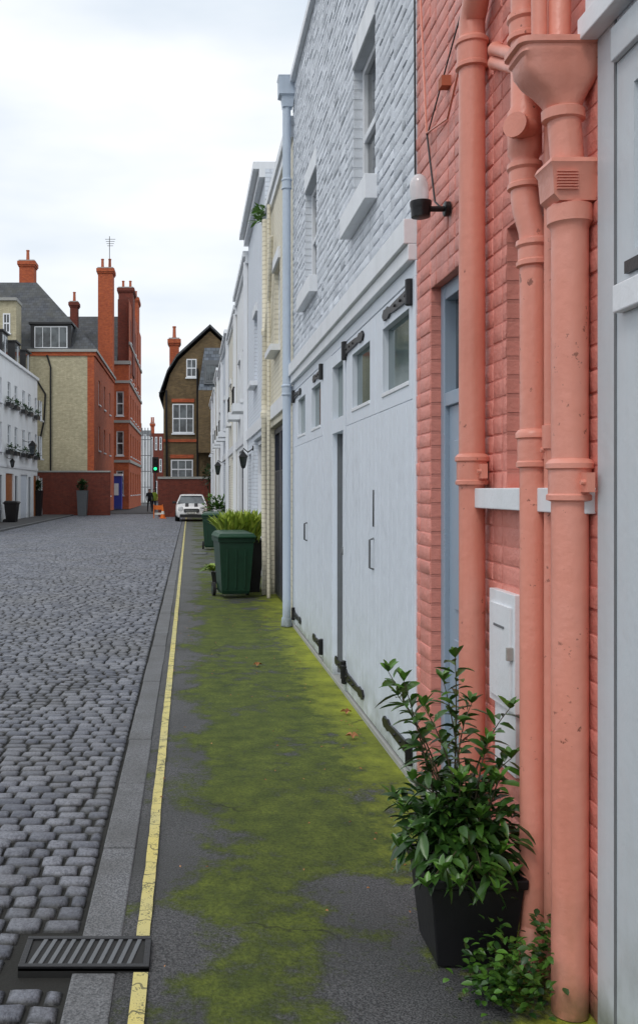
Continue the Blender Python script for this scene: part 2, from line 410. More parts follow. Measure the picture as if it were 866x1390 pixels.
b=MB(); b.box(-9.35,-7.6,20,60,-.05,.07,'asph'); b.box(-7.6,-7.46,20,60,-.05,.075,'kerb'); b.finish('far_pavement')
b=MB(); b.box(.05,.45,24,24.5,0,.008,'iron'); b.box(.08,.42,24.03,24.47,.008,.010,'lead'); b.finish('access_cover')

# ------------------------------------------------------------ pink house
ph=empty('pink_brick_house')
PY0,PY1=2.872,5.19
dH=(4.02,4.89,-.01,2.71); wH=(2.98,3.72,1.66,2.69)
b=MB(); b.wall(RW,PY0,PY1,-.01,6.3,[dH,wH],'pink',.11,'pinkr')
b.bricks(RW,PY0,PY1,.0,6.3,[dH,wH],'pink',.0038,jj=.75,gap=.003)
b.quad((W,PY0,6.3),(W+6,PY0,6.3),(W+6,PY1,6.3),(W,PY1,6.3),'slate')
b.finish('wall',ph,smooth=50,recalc=True)
b=MB(); b.quad(RW(4.02,0,-.11),RW(4.89,0,-.11),RW(4.89,2.71,-.11),RW(4.02,2.71,-.11),'glass')
b.fbox(RW,4.82,4.89,0,2.71,-.12,-.05,'doorb'); b.fbox(RW,4.02,4.09,0,2.71,-.12,-.05,'doorb')
b.fbox(RW,4.09,4.82,2.63,2.71,-.12,-.053,'doorb'); b.fbox(RW,4.09,4.82,2.08,2.15,-.12,-.053,'doorb')
b.fbox(RW,4.09,4.82,.03,2.08,-.12,-.075,'doorb'); b.fbox(RW,4.2,4.7,.25,.9,-.075,-.065,'doorb'); b.fbox(RW,4.2,4.7,1.05,1.9,-.075,-.065,'doorb')
b.fbox(RW,3.98,4.93,-.01,.10,-.1,.04,'stone')
b.finish('front_door',ph,bevel=.004)
b=MB(); b.win(RW,wH[0],wH[1],wH[2],wH[3],.10,sill=False,nx=1,nz=2)
b.fbox(RW,2.90,3.90,1.575,1.657,.0,.075,'wtrim'); b.finish('window',ph,bevel=.004)
b=MB(); b.fbox(RW,3.53,3.83,.80,1.25,.0,.035,'wtrim'); b.fbox(RW,3.56,3.80,.83,1.20,.035,.045,'wtrim')
b.fbox(RW,3.545,3.56,1.0,1.05,.035,.06,'stone'); b.fbox(RW,3.62,3.74,1.11,1.12,.045,.049,'lead')
b.fbox(RW,3.56,3.80,.55,.797,.0,.022,'wtrim')
b.finish('meter_box',ph,bevel=.005)
b=MB(); b.tube([((W-.022,5.16,6.2),.005),((W-.022,5.165,4.6),.005),((W-.02,5.15,3.25),.006)],'dark',6)
b.tube([((W-.02,5.05,6.2),.006),((W-.025,5.04,5.2),.006),((W-.022,5.02,4.25),.006),((W-.022,4.9,3.52),.006),((W-.022,4.5,3.44),.006),((W-.022,4.3,3.6),.006),((W-.022,4.0,3.75),.006),((W-.022,3.6,3.98),.006)],'pinkp',6)
b.tube([((W-.02,4.9,3.52),.005),((W-.03,4.7,3.1),.005),((W-.02,4.56,3.01),.005)],'dark',6)
b.tube([((W-.015,4.9,3.52),.004),((W-.018,4.4,3.78),.004),((W-.015,3.9,4.05),.004)],'dark',6)
b.fbox(RW,4.5,4.56,3.60,3.65,.0,.05,'terra')
b.finish('cable',ph,smooth=60)

def pipeprof(x,y,z0,z1,r,collars,x2=None):
    pts=[((x,y,z1),r)]
    for c in sorted(collars,reverse=True):
        pts+=[((x,y,c+.075),r),((x,y,c+.072),r*1.12),((x,y,c+.06),r*1.30),((x,y,c+.045),r*1.30),((x,y,c+.040),r*1.16),((x,y,c-.035),r*1.16),((x,y,c-.04),r*1.26),((x,y,c-.055),r*1.26),((x,y,c-.06),r)]
    pts.append(((x,y,z0),r)); return pts
def ears(b,x,y,z,r,k):
    b.box(x-.012,x+.012,y-r*2.0,y-r*.8,z-.03,z+.03,k); b.box(x-.012,x+.012,y+r*.8,y+r*2.0,z-.03,z+.03,k)
    for s in(-1,1): b.tube([((x-.012,y+s*r*1.65,z),.009),((x-.025,y+s*r*1.65,z),.008)],k,8)
# P1
b=MB(); x1,y1=1.19,3.95; zt=PZ(12,y1)
pts=[((x1-.02,y1-.32,PZ(-120,y1)),.054),((x1-.01,y1-.2,PZ(-30,y1)),.054),((x1,y1-.03,PZ(18,y1)),.054)]
pts+=[((x1,y1,zt-.05),.054)]+pipeprof(x1,y1,.0,PZ(50,y1),.054,[PZ(75,y1),PZ(640,y1)])[0:]
b.tube(pts,'pinkp',24); ears(b,x1+.02,y1,PZ(640,y1),.054,'pinkp')
b.finish('drainpipe',smooth=35)
# P2
b=MB(); x2,y2=1.19,3.24; r2=.047
xx=PX(715,y2)
def col(x,y,c,r): return [((x,y,c+.05),r),((x,y,c+.047),r*1.25),((x,y,c+.03),r*1.28),((x,y,c+.02),r*1.12),((x,y,c-.02),r*1.12),((x,y,c-.025),r*1.24),((x,y,c-.04),r*1.24),((x,y,c-.045),r)]
pts=[((xx,y2+.02,4.2),r2),((xx,y2+.02,PZ(20,y2)),r2)]+col(xx,y2+.02,PZ(35,y2),r2)+[((xx,y2+.02,PZ(140,y2)),r2),((xx,y2+.02,PZ(148,y2)),r2*1.22),((xx,y2+.02,PZ(205,y2)),r2*1.22),((xx,y2+.02,PZ(212,y2)),r2)]
pts+=col(xx,y2+.02,PZ(238,y2),r2)+[((xx,y2+.02,PZ(265,y2)),r2),((xx+.004,y2+.01,PZ(285,y2)),r2),((x2-.004,y2+.004,PZ(310,y2)),r2)]
pts+=col(x2,y2,PZ(345,y2),r2)
pts+=pipeprof(x2,y2,.0,PZ(400,y2),r2,[PZ(612,y2)])
b.tube(pts,'pinkp',24)
b.tube([((xx,y2-.02,PZ(178,y2)),.036),((xx-.045,y2-.045,PZ(178,y2)),.036),((xx-.05,y2-.05,PZ(178,y2)),.042),((xx-.065,y2-.065,PZ(178,y2)),.042)],'pinkp',20)
b.tube([((x2,y2,PZ(1258,y2)),.047),((x2-.03,y2-.05,-.0),.05)],'pinkp',20)
ears(b,x2+.02,y2,PZ(612,y2),r2,'pinkp')
b.finish('drainpipe',smooth=35)
# P4 thin
b=MB(); x4,y4=1.222,3.16
b.tube([((x4,y4,4.2),.026)]+[((x4,y4,2.62),.026),((x4,y4,1.87),.026),((x4,y4,1.868),.033),((x4,y4,1.79),.033),((x4,y4,1.788),.026),((x4,y4,0),.026)],'pinkp',18)
b.finish('drainpipe',smooth=35)
# P3 with hopper
b=MB(); x3,y3=1.197,2.95; r3=.056
hz=PZ(62,y3)
hx=PX(757,y3)
rings=[]
for z,a,c,dx,p in ((hz,.140,.08,0,.3),(hz-.004,.150,.088,0,.3),(hz-.022,.150,.088,0,.3),(hz-.027,.136,.079,0,.3),(hz-.045,.138,.08,0,.3),(hz-.055,.128,.076,0,.32),(hz-.085,.125,.075,0,.35),(hz-.12,.105,.07,.004,.4),(hz-.15,.08,.06,.01,.5),(hz-.18,.062,.053,.014,.7),(hz-.20,.056,.052,.016,1),(hz-.205,.066,.058,.016,1),(hz-.235,.066,.058,.018,1),(hz-.24,.05,.05,.02,1),(hz-.37,.05,.05,.03,1)):
    ring=[]
    for t in range(32):
        an=t*math.pi/16; ca,sa=math.cos(an),math.sin(an)
        ring.append((hx+dx+a*math.copysign(abs(ca)**p,ca),y3+c*math.copysign(abs(sa)**p,sa),z))
    rings.append(ring)
b.loft(rings,'pinkp')
bt=PZ(222,y3)
b.rloft(x3+.008,y3,[(bt,.088,.065),(bt-.015,.094,.07),(bt-.03,.086,.062),(bt-.11,.08,.058),(bt-.13,.06,.055)],'pinkp')
for i in range(7): b.box(x3-.065,x3-.0,y3-.069,y3-.058,bt-.045-i*.009,bt-.042-i*.009,'pinkp')
pts=[((x3,y3,bt-.12),r3),((x3,y3,bt-.135),r3),((x3,y3,bt-.137),r3*1.22),((x3,y3,bt-.19),r3*1.22),((x3,y3,bt-.195),r3*1.1),((x3,y3,bt-.21),r3)]
pts+=pipeprof(x3,y3,.0,bt-.25,r3,[PZ(655,y3)]); b.tube(pts,'pinkp',28)
ears(b,x3+.02,y3,PZ(655,y3),r3,'pinkp')
b.tube([((1.19,3.0,4.3),.035),((1.18,2.99,hz+.02),.035),((1.17,2.98,hz-.03),.035)],'pinkp',18)
b.tube([((1.12,3.02,4.3),.024),((1.12,3.0,hz-.03),.024)],'pinkp',16)
for ya,yb in ((66,80),(84,100)):
    b.tube([((1.245,3.82,PZ(ya,3.82)),.03),((1.235,3.78,PZ(ya,3.78)),.03),((1.23,3.77,PZ(ya,3.77)),.023),((1.13,3.05,PZ(yb,3.05)),.023),((1.09,2.98,PZ(yb+4,2.98)),.023)],'pinkp',16)
b.finish('drainpipe_with_hopper',smooth=38)

# wall lamp
b=MB(); ly=4.52; lz=PZ(283,ly)
b.tube([((W-.008,ly,lz),.036),((W-.03,ly,lz),.036),((W-.034,ly,lz),.03)],'iron',20)
b.tube([((W-.02,ly,lz),.014),((1.13,ly,lz),.014)],'iron',12)
bx=PX(571,ly)
b.tube([((bx,ly,lz-.045),.030),((bx,ly,lz-.04),.045),((bx,ly,lz+.0),.047),((bx,ly,lz+.02),.052),((bx,ly,lz+.035),.052),((bx,ly,lz+.036),.03)],'iron',24)
g=[(0,.040),(.02,.043),(.06,.045),(.09,.043),(.115,.034),(.13,.018),(.134,.004)]
b.tube([((bx-.004-q*.06,ly,lz+.034+q),r) for q,r in g],'globe',24)
b.finish('wall_lamp',smooth=40)

# ------------------------------------------------------------ near white panel house (right edge)
nh=empty('grey_white_mews_house')
NW=frame((W-.012,0,0),(0,1,0),(-1,0,0))
nwin=(1.95,2.63,2.33,2.80)
b=MB(); b.wall(NW,-2.5,2.865,-.01,6.5,[nwin],'wgrey',.05)
b.win(NW,*nwin,.05,'wtrim','glassg',1,1,.05,False)
b.quad((W-.012,2.865,-.01),(W+.1,2.865,-.01),(W+.1,2.865,6.5),(W-.012,2.865,6.5),'wgrey')
b.quad((W,-2.5,6.5),(W+6,-2.5,6.5),(W+6,2.865,6.5),(W,2.865,6.5),'slate')
b.fbox(NW,-2.5,2.875,3.10,3.40,0,.035,'wtrim'); b.fbox(NW,-2.5,2.885,3.03,3.10,0,.055,'wtrim')
b.fbox(NW,2.735,2.75,.02,3.03,-.02,.004,'lead')
b.fbox(NW,1.0,2.735,2.90,3.0,0,.02,'wgrey'); b.fbox(NW,1.6,2.70,2.16,2.24,0,.03,'wtrim')
b.finish('wall',nh,bevel=.004)
b=MB(); b.fbox(NW,2.0,2.66,2.265,2.30,0.0,.014,'iron'); b.finish('hinge',nh)

# ------------------------------------------------------------ white brick house
wh=empty('white_brick_house')
WY0,WY1=5.195,11.40; TOP=6.55
w1=(6.35,7.2,3.78,4.88); w2=(9.3,10.2,3.78,4.88)
b=MB(); b.wall(RW,WY0,WY1,3.16,TOP,[w1,w2],'wbrick',.13,'wbrickr')
b.bricks(RW,WY0,WY1,3.165,TOP,[(w[0]-.0,w[1]+.0,w[2],w[3]+.2) for w in (w1,w2)],'wbrick',.0055,jj=1.2)
b.quad((W,WY0,TOP),(W+7,WY0,TOP),(W+7,WY1,TOP),(W,WY1,TOP),'slate')
b.quad((W,WY0,3),(W+7,WY0,3),(W+7,WY0,TOP),(W,WY0,TOP),'wbrickr')
b.quad((W,WY1,3),(W+7,WY1,3),(W+7,WY1,TOP),(W,WY1,TOP),'wbrickr')
b.finish('wall',wh,smooth=50)
b=MB()
b.fbox(RW,WY0,WY1,TOP,TOP+.09,-.3,.06,'wtrim')
for w in (w1,w2):
    b.win(RW,*w,.10,'wtrim','glass',1,2,.05,False)
    b.fbox(RW,w[0]-.08,w[1]+.12,w[2]-.17,w[2]-.003,.0,.09,'wtrim')
    b.fbox(RW,w[0]-.0,w[1]+.0,w[3]+.002,w[3]+.2,-.02,.014,'wtrim')
b.finish('window',wh,bevel=.005)
b=MB()
b.fbox(RW,WY0,WY1,3.02,3.16,-.1,.075,'wtrim'); b.fbox(RW,WY0,WY1,2.93,3.02,-.1,.05,'wtrim')
b.fbox(RW,WY0,WY1,2.84,2.93,-.12,.01,'wpaint')
b.fbox(RW,WY0,WY0+.06,-.01,2.84,-.12,.012,'wpaint')
b.fbox(RW,8.30,8.78,-.01,2.84,-.12,.012,'wpaint'); b.fbox(RW,11.2,WY1,-.01,2.84,-.12,.012,'wpaint')
b.fbox(RW,WY0,WY1,-.02,.03,-.12,.02,'stone')
b.finish('door_frame',wh,bevel=.005)
def leaf_door(name,a,c,wa,wb,wz0=2.25,wz1=2.69,z0=.05,z1=2.83):
    b=MB(); t=.006
    b.wall(RW,a+t,c-t,z0,z1,[(wa,wb,wz0,wz1)],'wpaint',.05)
    b.quad(RW(a+t,z0,0),RW(a+t,z1,0),RW(a+t,z1,-.05),RW(a+t,z0,-.05),'wpaint'); b.quad(RW(c-t,z0,0),RW(c-t,z1,0),RW(c-t,z1,-.05),RW(c-t,z0,-.05),'wpaint')
    n=max(3,round((c-a-2*t)/.13)); w=(c-a-2*t)/n
    for i in range(n):
        b.fbox(RW,a+t+i*w+.001,a+t+(i+1)*w-.001,z0+.001,2.16,.0,.010+R.uniform(0,.0012),'wpaint')
    b.fbox(RW,a+t,wa,2.163,z1,0,.011,'wpaint'); b.fbox(RW,wb,c-t,2.163,z1,0,.011,'wpaint')
    b.fbox(RW,wa,wb,2.163,wz0,0,.0105,'wpaint'); b.fbox(RW,wa,wb,wz1,z1,0,.0105,'wpaint')
    b.quad(RW(wa,wz0,-.03),RW(wb,wz0,-.03),RW(wb,wz1,-.03),RW(wa,wz1,-.03),'glassg')
    b.fbox(RW,wa,wb,wz0,wz0+.025,-.03,.018,'wtrim')
    b.finish(name,wh,bevel=.0025)
leaf_door('garage_door_leaf',5.26,6.30,5.34,6.08); leaf_door('garage_door_leaf',6.30,7.50,6.50,7.22)
leaf_door('garage_door_leaf',8.80,9.95,8.95,9.62); leaf_door('garage_door_leaf',9.95,11.18,10.15,10.85)
b=MB()
b.fbox(RW,7.52,7.62,.03,2.83,-.12,.014,'wpaint'); b.fbox(RW,8.20,8.298,.03,2.83,-.12,.014,'wpaint')
b.fbox(RW,7.62,8.20,2.14,2.26,-.12,.013,'wpaint'); b.fbox(RW,7.62,8.20,2.72,2.83,-.12,.013,'wpaint')
b.quad(RW(7.62,2.26,-.04),RW(8.2,2.26,-.04),RW(8.2,2.72,-.04),RW(7.62,2.72,-.04),'glassg')
b.fbox(RW,7.62,8.20,.05,2.14,-.12,-.075,'wpaint')
for z0,z1 in((.2,.95),(1.1,1.98)): b.fbox(RW,7.70,8.12,z0,z1,-.075,-.066,'wpaint')
b.fbox(RW,8.196,8.1995,.05,2.14,-.074,-.03,'lead')
b.fbox(RW,7.66,7.7,.03,.12,-.07,-.03,'iron')
b.finish('side_door',wh,bevel=.0015)
b=MB(); b.tube([(RW(7.66,1.15,-.07),.012),(RW(7.66,1.15,-.02),.012),(RW(7.66,1.15,-.015),.03),(RW(7.66,1.15,.015),.034),(RW(7.66,1.15,.022),.015)],'lead',16)
b.tube([(RW(6.36,1.32,.012),.008),(RW(6.36,1.31,.04),.008),(RW(6.36,1.12,.04),.008),(RW(6.36,1.11,.012),.008)],'lead',8)
b.tube([(RW(6.36,1.65,.012),.006),(RW(6.36,1.40,.014),.006)],'iron',8)
b.tube([(RW(9.98,1.30,.012),.008),(RW(9.98,1.29,.04),.008),(RW(9.98,1.12,.04),.008),(RW(9.98,1.11,.012),.008)],'iron',8)
b.finish('door_handle',wh,smooth=40)
def strap(u0,u1,z):
    b=MB(); s=1 if u1>u0 else -1; L=abs(u1-u0); d0=.012
    out=[(0,.05),(.05,.05),(.08,.034),(L*.6,.026),(L*.72,.018),(L*.80,.038),(L*.88,.03),(L*.94,.036),(L,.006)]
    poly=[(u0+s*a,z+h) for a,h in out]+[(u0+s*a,z-h) for a,h in reversed(out)]
    b.prism(poly,lambda p:RW(p[0],p[1],d0),lambda p:RW(p[0],p[1],d0+.014),'iron')
    b.tube([(RW(u0,z-.075,d0+.012),.018),(RW(u0,z-.07,d0+.012),.026),(RW(u0,z+.07,d0+.012),.026),(RW(u0,z+.075,d0+.012),.018)],'iron',12)
    for a in (.12,.3,.5): b.tube([(RW(u0+s*L*a,z,d0+.010),.012),(RW(u0+s*L*a,z,d0+.024),.009)],'iron',8)
    b.finish('strap_hinge',wh)
for z in (2.765,.17):
    strap(5.27,6.02,z); strap(7.49,6.70,z); strap(8.81,9.45,z); strap(11.17,10.5,z)
strap(7.53,8.0,.2)
b=MB(); dx,dy=1.17,11.33
b.tube(pipeprof(dx,dy,.02,6.3,.05,[PZ(530,dy),PZ(250,dy)]),'bpipe',18)
b.rloft(dx+.01,dy,[(6.28,.06,.06),(6.40,.075,.075),(6.42,.11,.10),(6.62,.11,.10),(6.64,.12,.11)],'bpipe')
b.tube([((dx,dy,.0),.07),((dx,dy,.10),.06)],'bpipe',16)
b.finish('drainpipe',smooth=35)

# ------------------------------------------------------------ row of mews houses further on
def mews(name,y0,y1,top,wk,dk,garage=(.08,.75),wins=2,corn=.15,end=True,upper=False,wz=(3.7,4.9),sillk='wtrim',bay=0,dark_door=False):
    b=MB(); L=y1-y0; holes=[]
    g0,g1=y0+L*garage[0],y0+L*garage[1]; holes.append((g0,g1,-.01,2.62))
    if garage[1]<.72: p0=y0+L*.80; p1=min(y1-.12,p0+.85); holes.append((p0,p1,-.01,2.4))
    ws=[]
    for i in range(wins):
        c=y0+L*(i+.5)/wins; ws.append((c-.42,c+.42,wz[0],wz[1]))
        if upper: ws.append((c-.38,c+.38,wz[1]+.65,wz[1]+1.45))
    b.wall(RW,y0,y1,-.01,top,holes+ws,wk,.14)
    for w in ws:
        b.win(RW,*w,.10,'wtrim','glass',2,2,.05,True,sillk,.14)
        b.fbox(RW,w[0]-.08,w[1]+.08,w[3]+.002,w[3]+.16,0,.035,'wtrim')
    n=max(2,round((g1-g0)/1.1)); w=(g1-g0)/n
    for i in range(n):
        a,c=g0+i*w+.01,g0+(i+1)*w-.01
        b.fbox(RW,a,c,.03,1.95,-.14,-.08,dk); b.fbox(RW,a,a+.08,1.95,2.6,-.14,-.081,dk); b.fbox(RW,c-.08,c,1.95,2.6,-.14,-.081,dk)
        b.fbox(RW,a+.08,c-.08,2.52,2.6,-.14,-.082,dk); b.quad(RW(a+.08,1.95,-.12),RW(c-.08,1.95,-.12),RW(c-.08,2.52,-.12),RW(a+.08,2.52,-.12),'glass')
        b.fbox(RW,(a+c)/2-.015,(a+c)/2+.015,1.95,2.52,-.14,-.1,dk)
        for q in (.25,.5,.75): b.fbox(RW,a+(c-a)*q-.004,a+(c-a)*q+.004,.05,1.93,-.085,-.074,'dark' if dk=='navy' else dk)
    if len(holes)>1:
        p=holes[1]; b.fbox(RW,p[0],p[1],0,2.05,-.14,-.07,'navy' if R.random()<.5 else dk); b.quad(RW(p[0],2.05,-.1),RW(p[1],2.05,-.1),RW(p[1],2.4,-.1),RW(p[0],2.4,-.1),'glass')
    b.fbox(RW,y0+.004,y1-.004,2.72,2.92,0,.04,'wtrim')
    b.fbox(RW,y0-.0,y1-.003,top,top+.12,-.4,corn,'wtrim'); b.fbox(RW,y0,y1-.003,top-.14,top-.0,0,corn*.5,'wtrim')
    b.quad((W,y0,0),(W+7,y0,0),(W+7,y0,top),(W,y0,top),wk); b.quad((W,y1,0),(W+7,y1,0),(W+7,y1,top),(W,y1,top),wk)
    b.quad((W,y0,top),(W+7,y0,top),(W+7,y1,top),(W,y1,top),'slate')
    return b
b=mews('cream_brick_house',11.405,15.7,6.1,'cream','navy',(.14,.80),1,.07); b.finish('cream_brick_house')
b=MB(); px,py=1.18,14.7
b.tube([((px,py,5.9),.05),((px,py,4.2),.05),((px,py,4.18),.062),((px,py,4.1),.062),((px,py,4.08),.05),((px,py,3.35),.05),((px-.0,py+.12,3.1),.05),((px,py+.12,2.9),.05),((px,py+.12,2.88),.062),((px,py+.12,2.8),.062),((px,py+.12,2.78),.05),((px,py+.12,.9),.05),((px,py+.05,.7),.05),((px,py+.05,0),.05)],'cream',14)
b.tube([((px+.02,py-.9,5.4),.03),((px+.02,py-.5,4.6),.03),((px,py,4.0),.03)],'cream',10)
b.tube([((px+.02,py-.45,6.0),.03),((px+.02,py-.45,.0),.03)],'cream',10)
b.finish('drainpipe',smooth=35)
b=mews('white_house',15.705,20.2,7.05,'fw2','wtrim',(.08,.62),1,.20,wz=(3.7,5.0)); b.finish('white_mews_house')
ys=20.205; specs=[('fw','navy',6.7,2,.12),('fc','wtrim',6.5,2,.10),('fw2','navy',6.75,2,.15),('fw','wtrim',6.6,2,.1),('fc','navy',6.9,1,.12),('fw','wood',6.6,2,.12),('fw2','navy',6.7,2,.12)]
for i,(wk,dk,tp,nw,cn) in enumerate(specs):
    L=R.uniform(4.8,5.6); 
    if i==len(specs)-1: L=56.9-ys
    b=mews('m',ys,ys+L,tp,wk,dk,(.08,.62) if i%2 else (.1,.8),nw,cn)
    if i in (0,2,3): 
        for q in (.25,.75):
            c=ys+L*q; b.fbox(RW,c-.45,c+.45,3.42,3.60,.001,.30,'wtrim')
            for t in range(7): b.fbox(RW,c-.43+t*.14,c-.415+t*.14,3.6,3.95,.27,.285,'iron')
            b.fbox(RW,c-.45,c+.45,3.95,3.97,.26,.295,'iron')
    b.fbox(RW,ys+.10,ys+.19,.1,tp-.1,.01,.10,'wtrim')
    b.finish('white_mews_house' if wk!='fc' else 'cream_mews_house'); ys+=L+.005
b=MB()
for yy in (24.9,35.5,46): 
    b.box(3.2,4.2,yy,yy+.8,6.2,8.0,'ybrick'); b.box(3.15,4.25,yy-.05,yy+.85,8.0,8.12,'stone')
    for t in (3.45,3.95): b.tube([((t,yy+.4,8.1),.13),((t,yy+.4,8.5),.10)],'terra',10)
b.finish('chimney_stack')
def lantern(x,y,z,sgn,name='wall_lantern',S=1.):
    b=MB(); c=x+sgn*.28*S
    b.tube([((x,y,z+.1),.05),((x+sgn*.02,y,z+.1),.05)],'iron',10)
    b.tube([((x,y,z+.1),.014),((x+sgn*.15*S,y,z+.02),.014),((c,y,z+.1),.014),((c,y,z+.02),.014)],'iron',8)
    b.rloft(c,y,[(z-.42*S,.02*S,.02*S),(z-.40*S,.05*S,.05*S),(z-.36*S,.06*S,.06*S)],'iron')
    b.rloft(c,y,[(z-.36*S,.055*S,.055*S),(z-.10*S,.10*S,.10*S)],'glass')
    for sx in(-1,1):
        for sy in(-1,1): b.tube([((c+sx*.056*S,y+sy*.056*S,z-.36*S),.008),((c+sx*.101*S,y+sy*.101*S,z-.10*S),.008)],'iron',6)
    b.rloft(c,y,[(z-.10*S,.125*S,.125*S),(z-.07*S,.11*S,.11*S),(z+.02*S,.04*S,.04*S),(z+.05*S,.02*S,.02*S)],'iron')
    b.finish(name)
lantern(W,18.6,2.38,-1,S=.72)
lantern(W,33,2.6,-1)
def leafgeo(b,p,dirv,L,w,k,r=None,droop=.15,fold=.18):
    d=Vector(dirv).normalized(); up=Vector((0,0,1))
    sd=d.cross(up)
    if sd.length<.05: sd=Vector((1,0,0))
    sd.normalize(); nrm=sd.cross(d).normalized()
    ro=R.uniform(-.6,.6); sd2=sd*math.cos(ro)+nrm*math.sin(ro); nr=sd2.cross(d).normalized()
    p=Vector(p); vs=[];prof=[(0,.12),(.25,.8),(.55,1),(.82,.62),(1,.03)]
    for t,ww in prof:
        c=p+d*L*t-Vector((0,0,1))*droop*L*t*t; h=nr*fold*w*ww
        vs+=[c-sd2*w*ww*.5+h,c,c+sd2*w*ww*.5+h]
    fs=[]
    for i in range(len(prof)-1):
        for j in (0,1): q=i*3+j; fs.append((q,q+1,q+4,q+3))
    b.add(vs,fs,k,R.random() if r is None else r)
def clump(b,c,rad,n,L,w,k,hollow=.4):
    for _ in range(n):
        v=Vector((R.gauss(0,1),R.gauss(0,1),R.gauss(0,1))).normalized(); q=R.uniform(hollow,1)*(1+.25*noise.noise(v*2+Vector(c)))
        p=Vector(c)+Vector((v.x*rad[0],v.y*rad[1],v.z*rad[2]))*q
        dr=(v+Vector((R.uniform(-.7,.7),R.uniform(-.7,.7),R.uniform(-.3,.8)))).normalized()
        leafgeo(b,p,dr,L*R.uniform(.7,1.2),w,k,min(1,max(0,.25+.4*v.z+R.uniform(-.2,.4))))
b=MB(); 
for _ in range(60): leafgeo(b,(1.2+R.uniform(-.1,.1),15.2+R.uniform(-.4,.3),6.1),(R.uniform(-1,.4),R.uniform(-1,1),R.uniform(-.2,.8)),.22,.05,'laurel',.9)
b.finish('parapet_fern',smooth=60)

# ------------------------------------------------------------ left white mews terrace
LW=SIDEP(-9.3)
b=MB(); holes=[];ws=[]
for i in range(6):
    c=34+i*4.2+1.5
    ws.append((c-.4,c+.4,3.6,5.0)); ws.append((c+1.5,c+2.3,3.6,5.0)); ws.append((c-.4,c+.4,6.0,7.2)); ws.append((c+1.5,c+2.3,6.0,7.2))
    holes.append((c-.9,c+1.2,0,2.5)); holes.append((c+1.6,c+2.4,0,2.4))
b.wall(LW,32,57,-.05,8.3,holes+ws,'fw',.15)
for w in ws: b.win(LW,*w,.1,'wtrim','glass',2,3,.05,True,'wtrim',.12)
for i,h in enumerate(holes):
    k=['wood','navy','fw2','navy','wood','dark'][i%6]; b.fbox(LW,h[0],h[1],.07,h[3],-.15,-.08,k)
b.fbox(LW,32,57,8.3,8.45,-.4,.12,'wtrim'); b.fbox(LW,32,57,2.8,2.95,0,.05,'wtrim')
b.quad((-9.3,57,0),(-16,57,0),(-16,57,8.4),(-9.3,57,8.4),'fw')
b.add([(-9.5,32,8.46),(-9.5,57,8.46),(-11.2,57,10.3),(-11.2,32,10.3),(-16,32,10.4),(-16,57,10.4)],[(0,1,2,3),(3,2,5,4)],'slate')
b.add([(-9.5,57,8.4),(-11.2,57,10.3),(-16,57,10.4),(-16,57,8.4)],[(0,1,2,3)],'ybrick')
for yy in (47.5,51,54.3):
    b.box(-10.9,-9.55,yy,yy+1.5,8.5,9.75,'dark'); b.quad((-9.54,yy+.1,8.6),(-9.54,yy+1.4,8.6),(-9.54,yy+1.4,9.6),(-9.54,yy+.1,9.6),'glass'); b.box(-11,-9.45,yy-.08,yy+1.58,9.752,9.83,'dark'); b.box(-9.56,-9.5,yy+.7,yy+.76,8.6,9.6,'wtrim')
b.finish('white_mews_terrace')
b=MB()
for yy in (47.2,49.0,51.4,53.2,55.6):
    for zz in (3.55,5.95):
        b.box(-9.2,-8.98,yy-.5,yy+.5,zz-.1,zz+.1,'dark')
        clump(b,(-9.08,yy,zz+.22),(.15,.5,.2),50,.16,.07,'laurel2',.1)
b.finish('window_boxes')
lantern(-9.3,52.3,4.3,1,S=1.8); lantern(-9.3,47.5,3.2,1)

# ------------------------------------------------------------ yellow brick house
def chimney(b,x0,x1,y0,y1,z0,z1,k,pots=2,step=True):
    b.box(x0,x1,y0,y1,z0,z1-.5,k); b.box(x0-.07,x1+.07,y0-.07,y1+.07,z1-.5,z1-.38,k); b.box(x0-.13,x1+.13,y0-.13,y1+.13,z1-.38,z1-.1,k); b.box(x0-.04,x1+.04,y0-.04,y1+.04,z1-.1,z1,'stone')
    for i in range(pots):
        px=x0+(x1-x0)*(i+.5)/pots; b.tube([((px,(y0+y1)/2,z1),.16),((px,(y0+y1)/2,z1+.1),.17),((px,(y0+y1)/2,z1+.12),.13),((px,(y0+y1)/2,z1+.75),.11),((px,(y0+y1)/2,z1+.8),.14),((px,(y0+y1)/2,z1+.86),.13)],'terra',10)
D=62.; FY=FRONT(D); e=empty('yellow_brick_house')
XL,XR,EZ=PX(30,D),PX(128,D),10.8
b=MB(); b.wall(FY,XL,XR-.45,0,EZ,[],'ybrick'); b.fbox(FY,XR-.45,XR,0,EZ,-.3,.03,'obrick')
S=SIDEP(XR); sw=[(65,66.1,z,z+1.7) for z in (1.2,4.4,7.6)]+[(69,70.1,z,z+1.7) for z in (1.2,4.4,7.6)]+[(73.5,74.6,z,z+1.7) for z in (1.2,4.4,7.6)]
b.wall(S,D+.3,78,0,EZ,sw,'obrick',.15)
for w in sw: b.win(S,*w,.12,'wtrim','glass',2,2,.07)
b.quad((XL,D,0),(XL,78,0),(XL,78,EZ),(XL,D,EZ),'ybrick'); b.quad((XL,78,0),(XR,78,0),(XR,78,EZ),(XL,78,EZ),'ybrick')
b.box(XL-.1,XR+.2,D-.2,78,EZ,EZ+.18,'stone'); b.box(XL-.1,XR+.1,D-.1,78,EZ-.25,EZ-.002,'obrick')
b.finish('walls',e)
b=MB(); z0=EZ+.18; zr=PZ(383,67); xa=PX(-60,67); xb=PX(50,67)
A=[(XL-6,D-.2,z0),(XR+.2,D-.2,z0),(XR+.2,78,z0),(XL-6,78,z0),(xa,67,zr),(xb,67,zr),(xb,73,zr),(xa,73,zr)]
